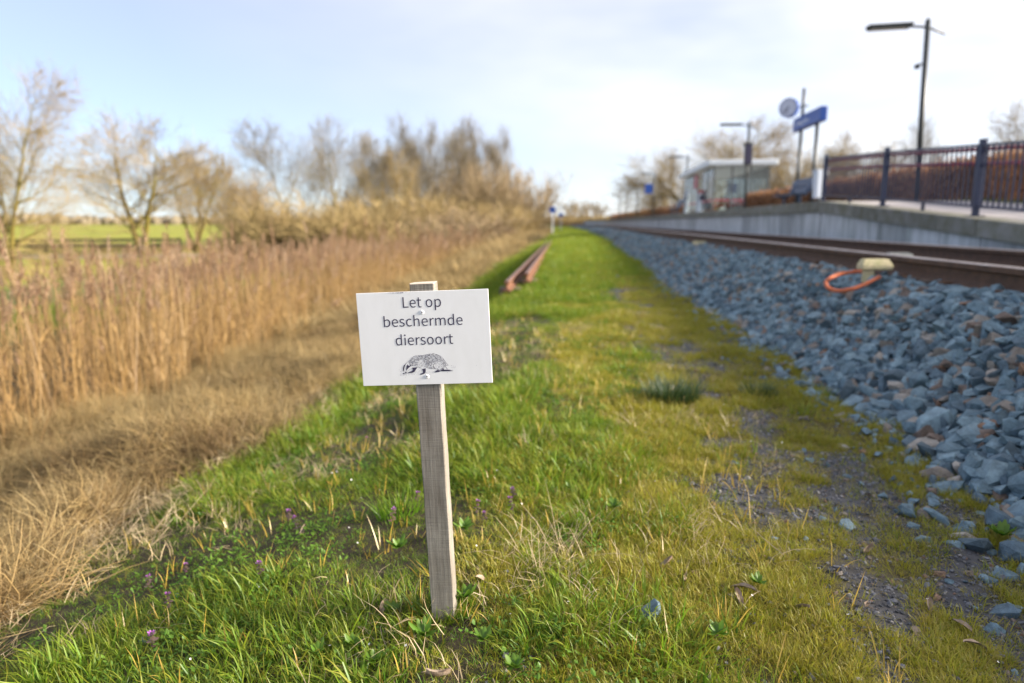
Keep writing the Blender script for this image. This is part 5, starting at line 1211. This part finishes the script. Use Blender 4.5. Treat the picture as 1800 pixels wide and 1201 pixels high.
for i, (px, py, k, lab) in enumerate(((820, 1066, 1.35, 'leafy weed touching the right foot of the stake'), (745, 1132, 1.3, 'bright yellow green weed in front of the stake'), (850, 1140, 1.0, 'leafy weed just right of the bright one before the stake'), (700, 975, 1.2, 'leafy weed left of the stake beside dry blades'),
     (816, 940, 1.2, 'leafy weed behind the stake on its right'), (660, 1180, 1.0, 'leafy weed at the lower edge left of the stake'), (620, 1150, 1.0, 'small leafy weed by the lower edge among long grass'), (1080, 905, 1.2, 'dark leafy weed at the edge of the path'), (1262, 1130, 1.0, 'leafy weed beside the curled brown leaves'), (1000, 870, .9, 'pale leafy weed on the near side of the path edge'),
     (1095, 655, 1.1, 'small weed far up the path'), (560, 1165, 1.0, 'leafy weed low among grass near the grey stone'), (905, 1190, 1.0, 'leafy weed at the lower edge right of the stake'), (1760, 955, 1.6, 'ragged green weed beside the big end stone'), (690, 1090, 1.0, 'weed between the stake and the brown leaf'), (1330, 1040, .9, 'tiny weed in the middle of the path'))):
    put(W0 if i % 2 else W1, px, py, lab, k * .8, .022)
for i, (px, py, lab) in enumerate(((688, 932, 'purple dead nettle left of the stake'), (735, 893, 'purple dead nettle half hidden behind the stake'), (838, 917, 'purple dead nettle right of the stake, left of a pair'), (853, 926, 'purple dead nettle right of the stake, lower of a pair'), (902, 912, 'purple dead nettle in line with the dry stalks'), (905, 884, 'purple dead nettle highest right of the stake'),
     (262, 1050, 'purple dead nettle near the white shell, leftmost'), (328, 1018, 'purple dead nettle above the grey stone'), (300, 1085, 'dark purple dead nettle below the white shell'), (460, 1023, 'purple dead nettle in the middle of the left grass'), (526, 945, 'purple dead nettle near the brown leaf on the bank'), (508, 925, 'small purple dead nettle highest on the bank'), (640, 795, 'far purple dead nettle left of the sign foot'), (270, 1150, 'dark dead nettle by the grey stone'))):
    put(D0 if i % 2 else D1, px, py, lab, rng.uniform(.55, .78), .016)
n = 85; s, v = sample(n, -1.0, .9, .9, 4.5); 
mbp = MB()
for k in range(5): leaf_shape(mbp, np.array([0, 0, .0]), 1.257 * k, .0034, .0012, .3, 2)
place('white_flowers', [mbp], [M['white_petal']], s, v, rng.uniform(.7, 1.2, n), 'tiny white flowers dotted through the grass', dz=.035, tilt=.4)

def dead_leaf(seed, curl):
    rg = np.random.default_rng(seed); mb = MB(); V, n, m = [], 8, 5
    for i in range(n + 1):
        t = i / n; w = .016 * math.sin(math.pi * (t * .9 + .05)) ** .7
        for j in range(m):
            x = (j / (m - 1) - .5) * 2; a = x * curl; V.append((.075 * (t - .5), w * math.sin(a) / max(curl, .2), .012 * (1 - math.cos(a)) / max(curl * .5, .2) + .010 * math.sin(3 * t + seed) + rg.normal(0, .0008)))
    mb.add(V, [(i*m+j, i*m+j+1, (i+1)*m+j+1, (i+1)*m+j) for i in range(n) for j in range(m - 1)])
    mb.tube([(.037, 0, .004), (.052, .003, .002)], [.0009, .0006], 5); return mb.mesh('dead_leaf', M['dead_leaf'], True)
DL = [dead_leaf(k, .6 + .4 * k) for k in range(4)]
for i, (px, py, k, lab) in enumerate(((1305, 1045, 1.1, 'curled brown leaf on the path, upper of a pair'), (1296, 1060, .9, 'folded brown leaf on the path, lower of a pair'), (1170, 998, .8, 'flat grey leaf at the path edge'), (1526, 972, 1.0, 'pale torn leaf by the gravel patch'), (1530, 880, .8, 'small dry leaf at the top of the gravel patch'), (1632, 1072, .7, 'oval pale leaf standing on edge on the gravel'), (1523, 1072, .7, 'thin dry leaf beside the oval pale one'),
     (830, 1040, .8, 'crumpled silvery leaf right of the stake foot'), (845, 1028, .8, 'reddish brown leaf behind the crumpled one'), (675, 1075, .9, 'grey dead leaf left of the stake foot'), (1255, 1125, .9, 'brown leaf by the bright weed on the path'), (770, 1193, .9, 'grey leaf at the lower edge below the stake'), (1712, 1145, .9, 'tan rolled leaf near the lower corner'), (1410, 1078, .8, 'dark leaf in the trodden grass'), (533, 940, .8, 'red brown leaf on the bank'), (1205, 1022, .7, 'pale leaf just below the flat grey one'), (1690, 1110, .8, 'brown leaf beside the rolled tan leaf'))):
    p = on_ground(px, py); o = link('dead_leaf', DL[i % 4], None, (p[0], p[1], p[2] + .012), (rng.normal(0, .3), rng.normal(0, .3), rng.uniform(0, 6.28)), (k * .75, k * .75, k * .75)); tag(o, lab, 'leaf', 'dead leaves on the ground')
for i, (px, py, d, lab) in enumerate(((1290, 818, .05, 'bluish stone alone on the path'), (1423, 812, .045, 'dark pointed stone on the path near the gravel'), (1446, 915, .03, 'grey stone at the edge of the gravel patch'), (1514, 853, .032, 'brown rounded stone above the gravel patch'), (1497, 871, .014, 'small white pebble lying on the gravel'), (1273, 582, .05, 'pinkish stone off the ballast foot'), (1255, 1, .0, ''),
     (253, 1130, .030, 'grey stone in the grass of the bank'), (312, 1049, .020, 'white shell like stone in the grass of the bank'), (1785, 985, .10, 'large grey stone at the picture edge below the ballast'), (1640, 888, .055, 'blue stone lying apart in the grass by the ballast'), (1600, 888, .04, 'smaller stone beside the blue stone by the ballast'), (1416, 950, .026, 'brown pebble in the path grass'), (1360, 950, .03, 'tan pebble left of the brown one'), (1668, 1025, .026, 'orange brown pebble on the gravel strip'),
     (1715, 1070, .018, 'white pebble on the gravel strip'), (1475, 1012, .028, 'flat tan pebble in the grass'), (1595, 775, .075, 'pale blue stone at the foot of the ballast'), (1545, 805, .05, 'grey stone just below the pale blue one'), (1248, 580, .04, 'stone fallen on the far path'), (1098, 513, .07, 'pale stone far up the path'), (1300, 842, .012, 'yellowish pebble below the bluish stone'), (1650, 1125, .02, 'white chip near the lower corner'), (1702, 930, .05, 'dark stone among grass below the ballast'))):
    if d == 0: continue
    p = on_ground(px, py); o = link('loose_stone', STONE_ME[i % 14], None, (p[0], p[1], p[2] + d * .18), (rng.normal(0, .2), rng.normal(0, .2), rng.uniform(0, 6.28)), (d, d, d)); tag(o, lab, 'stone', 'loose stones on the verge')
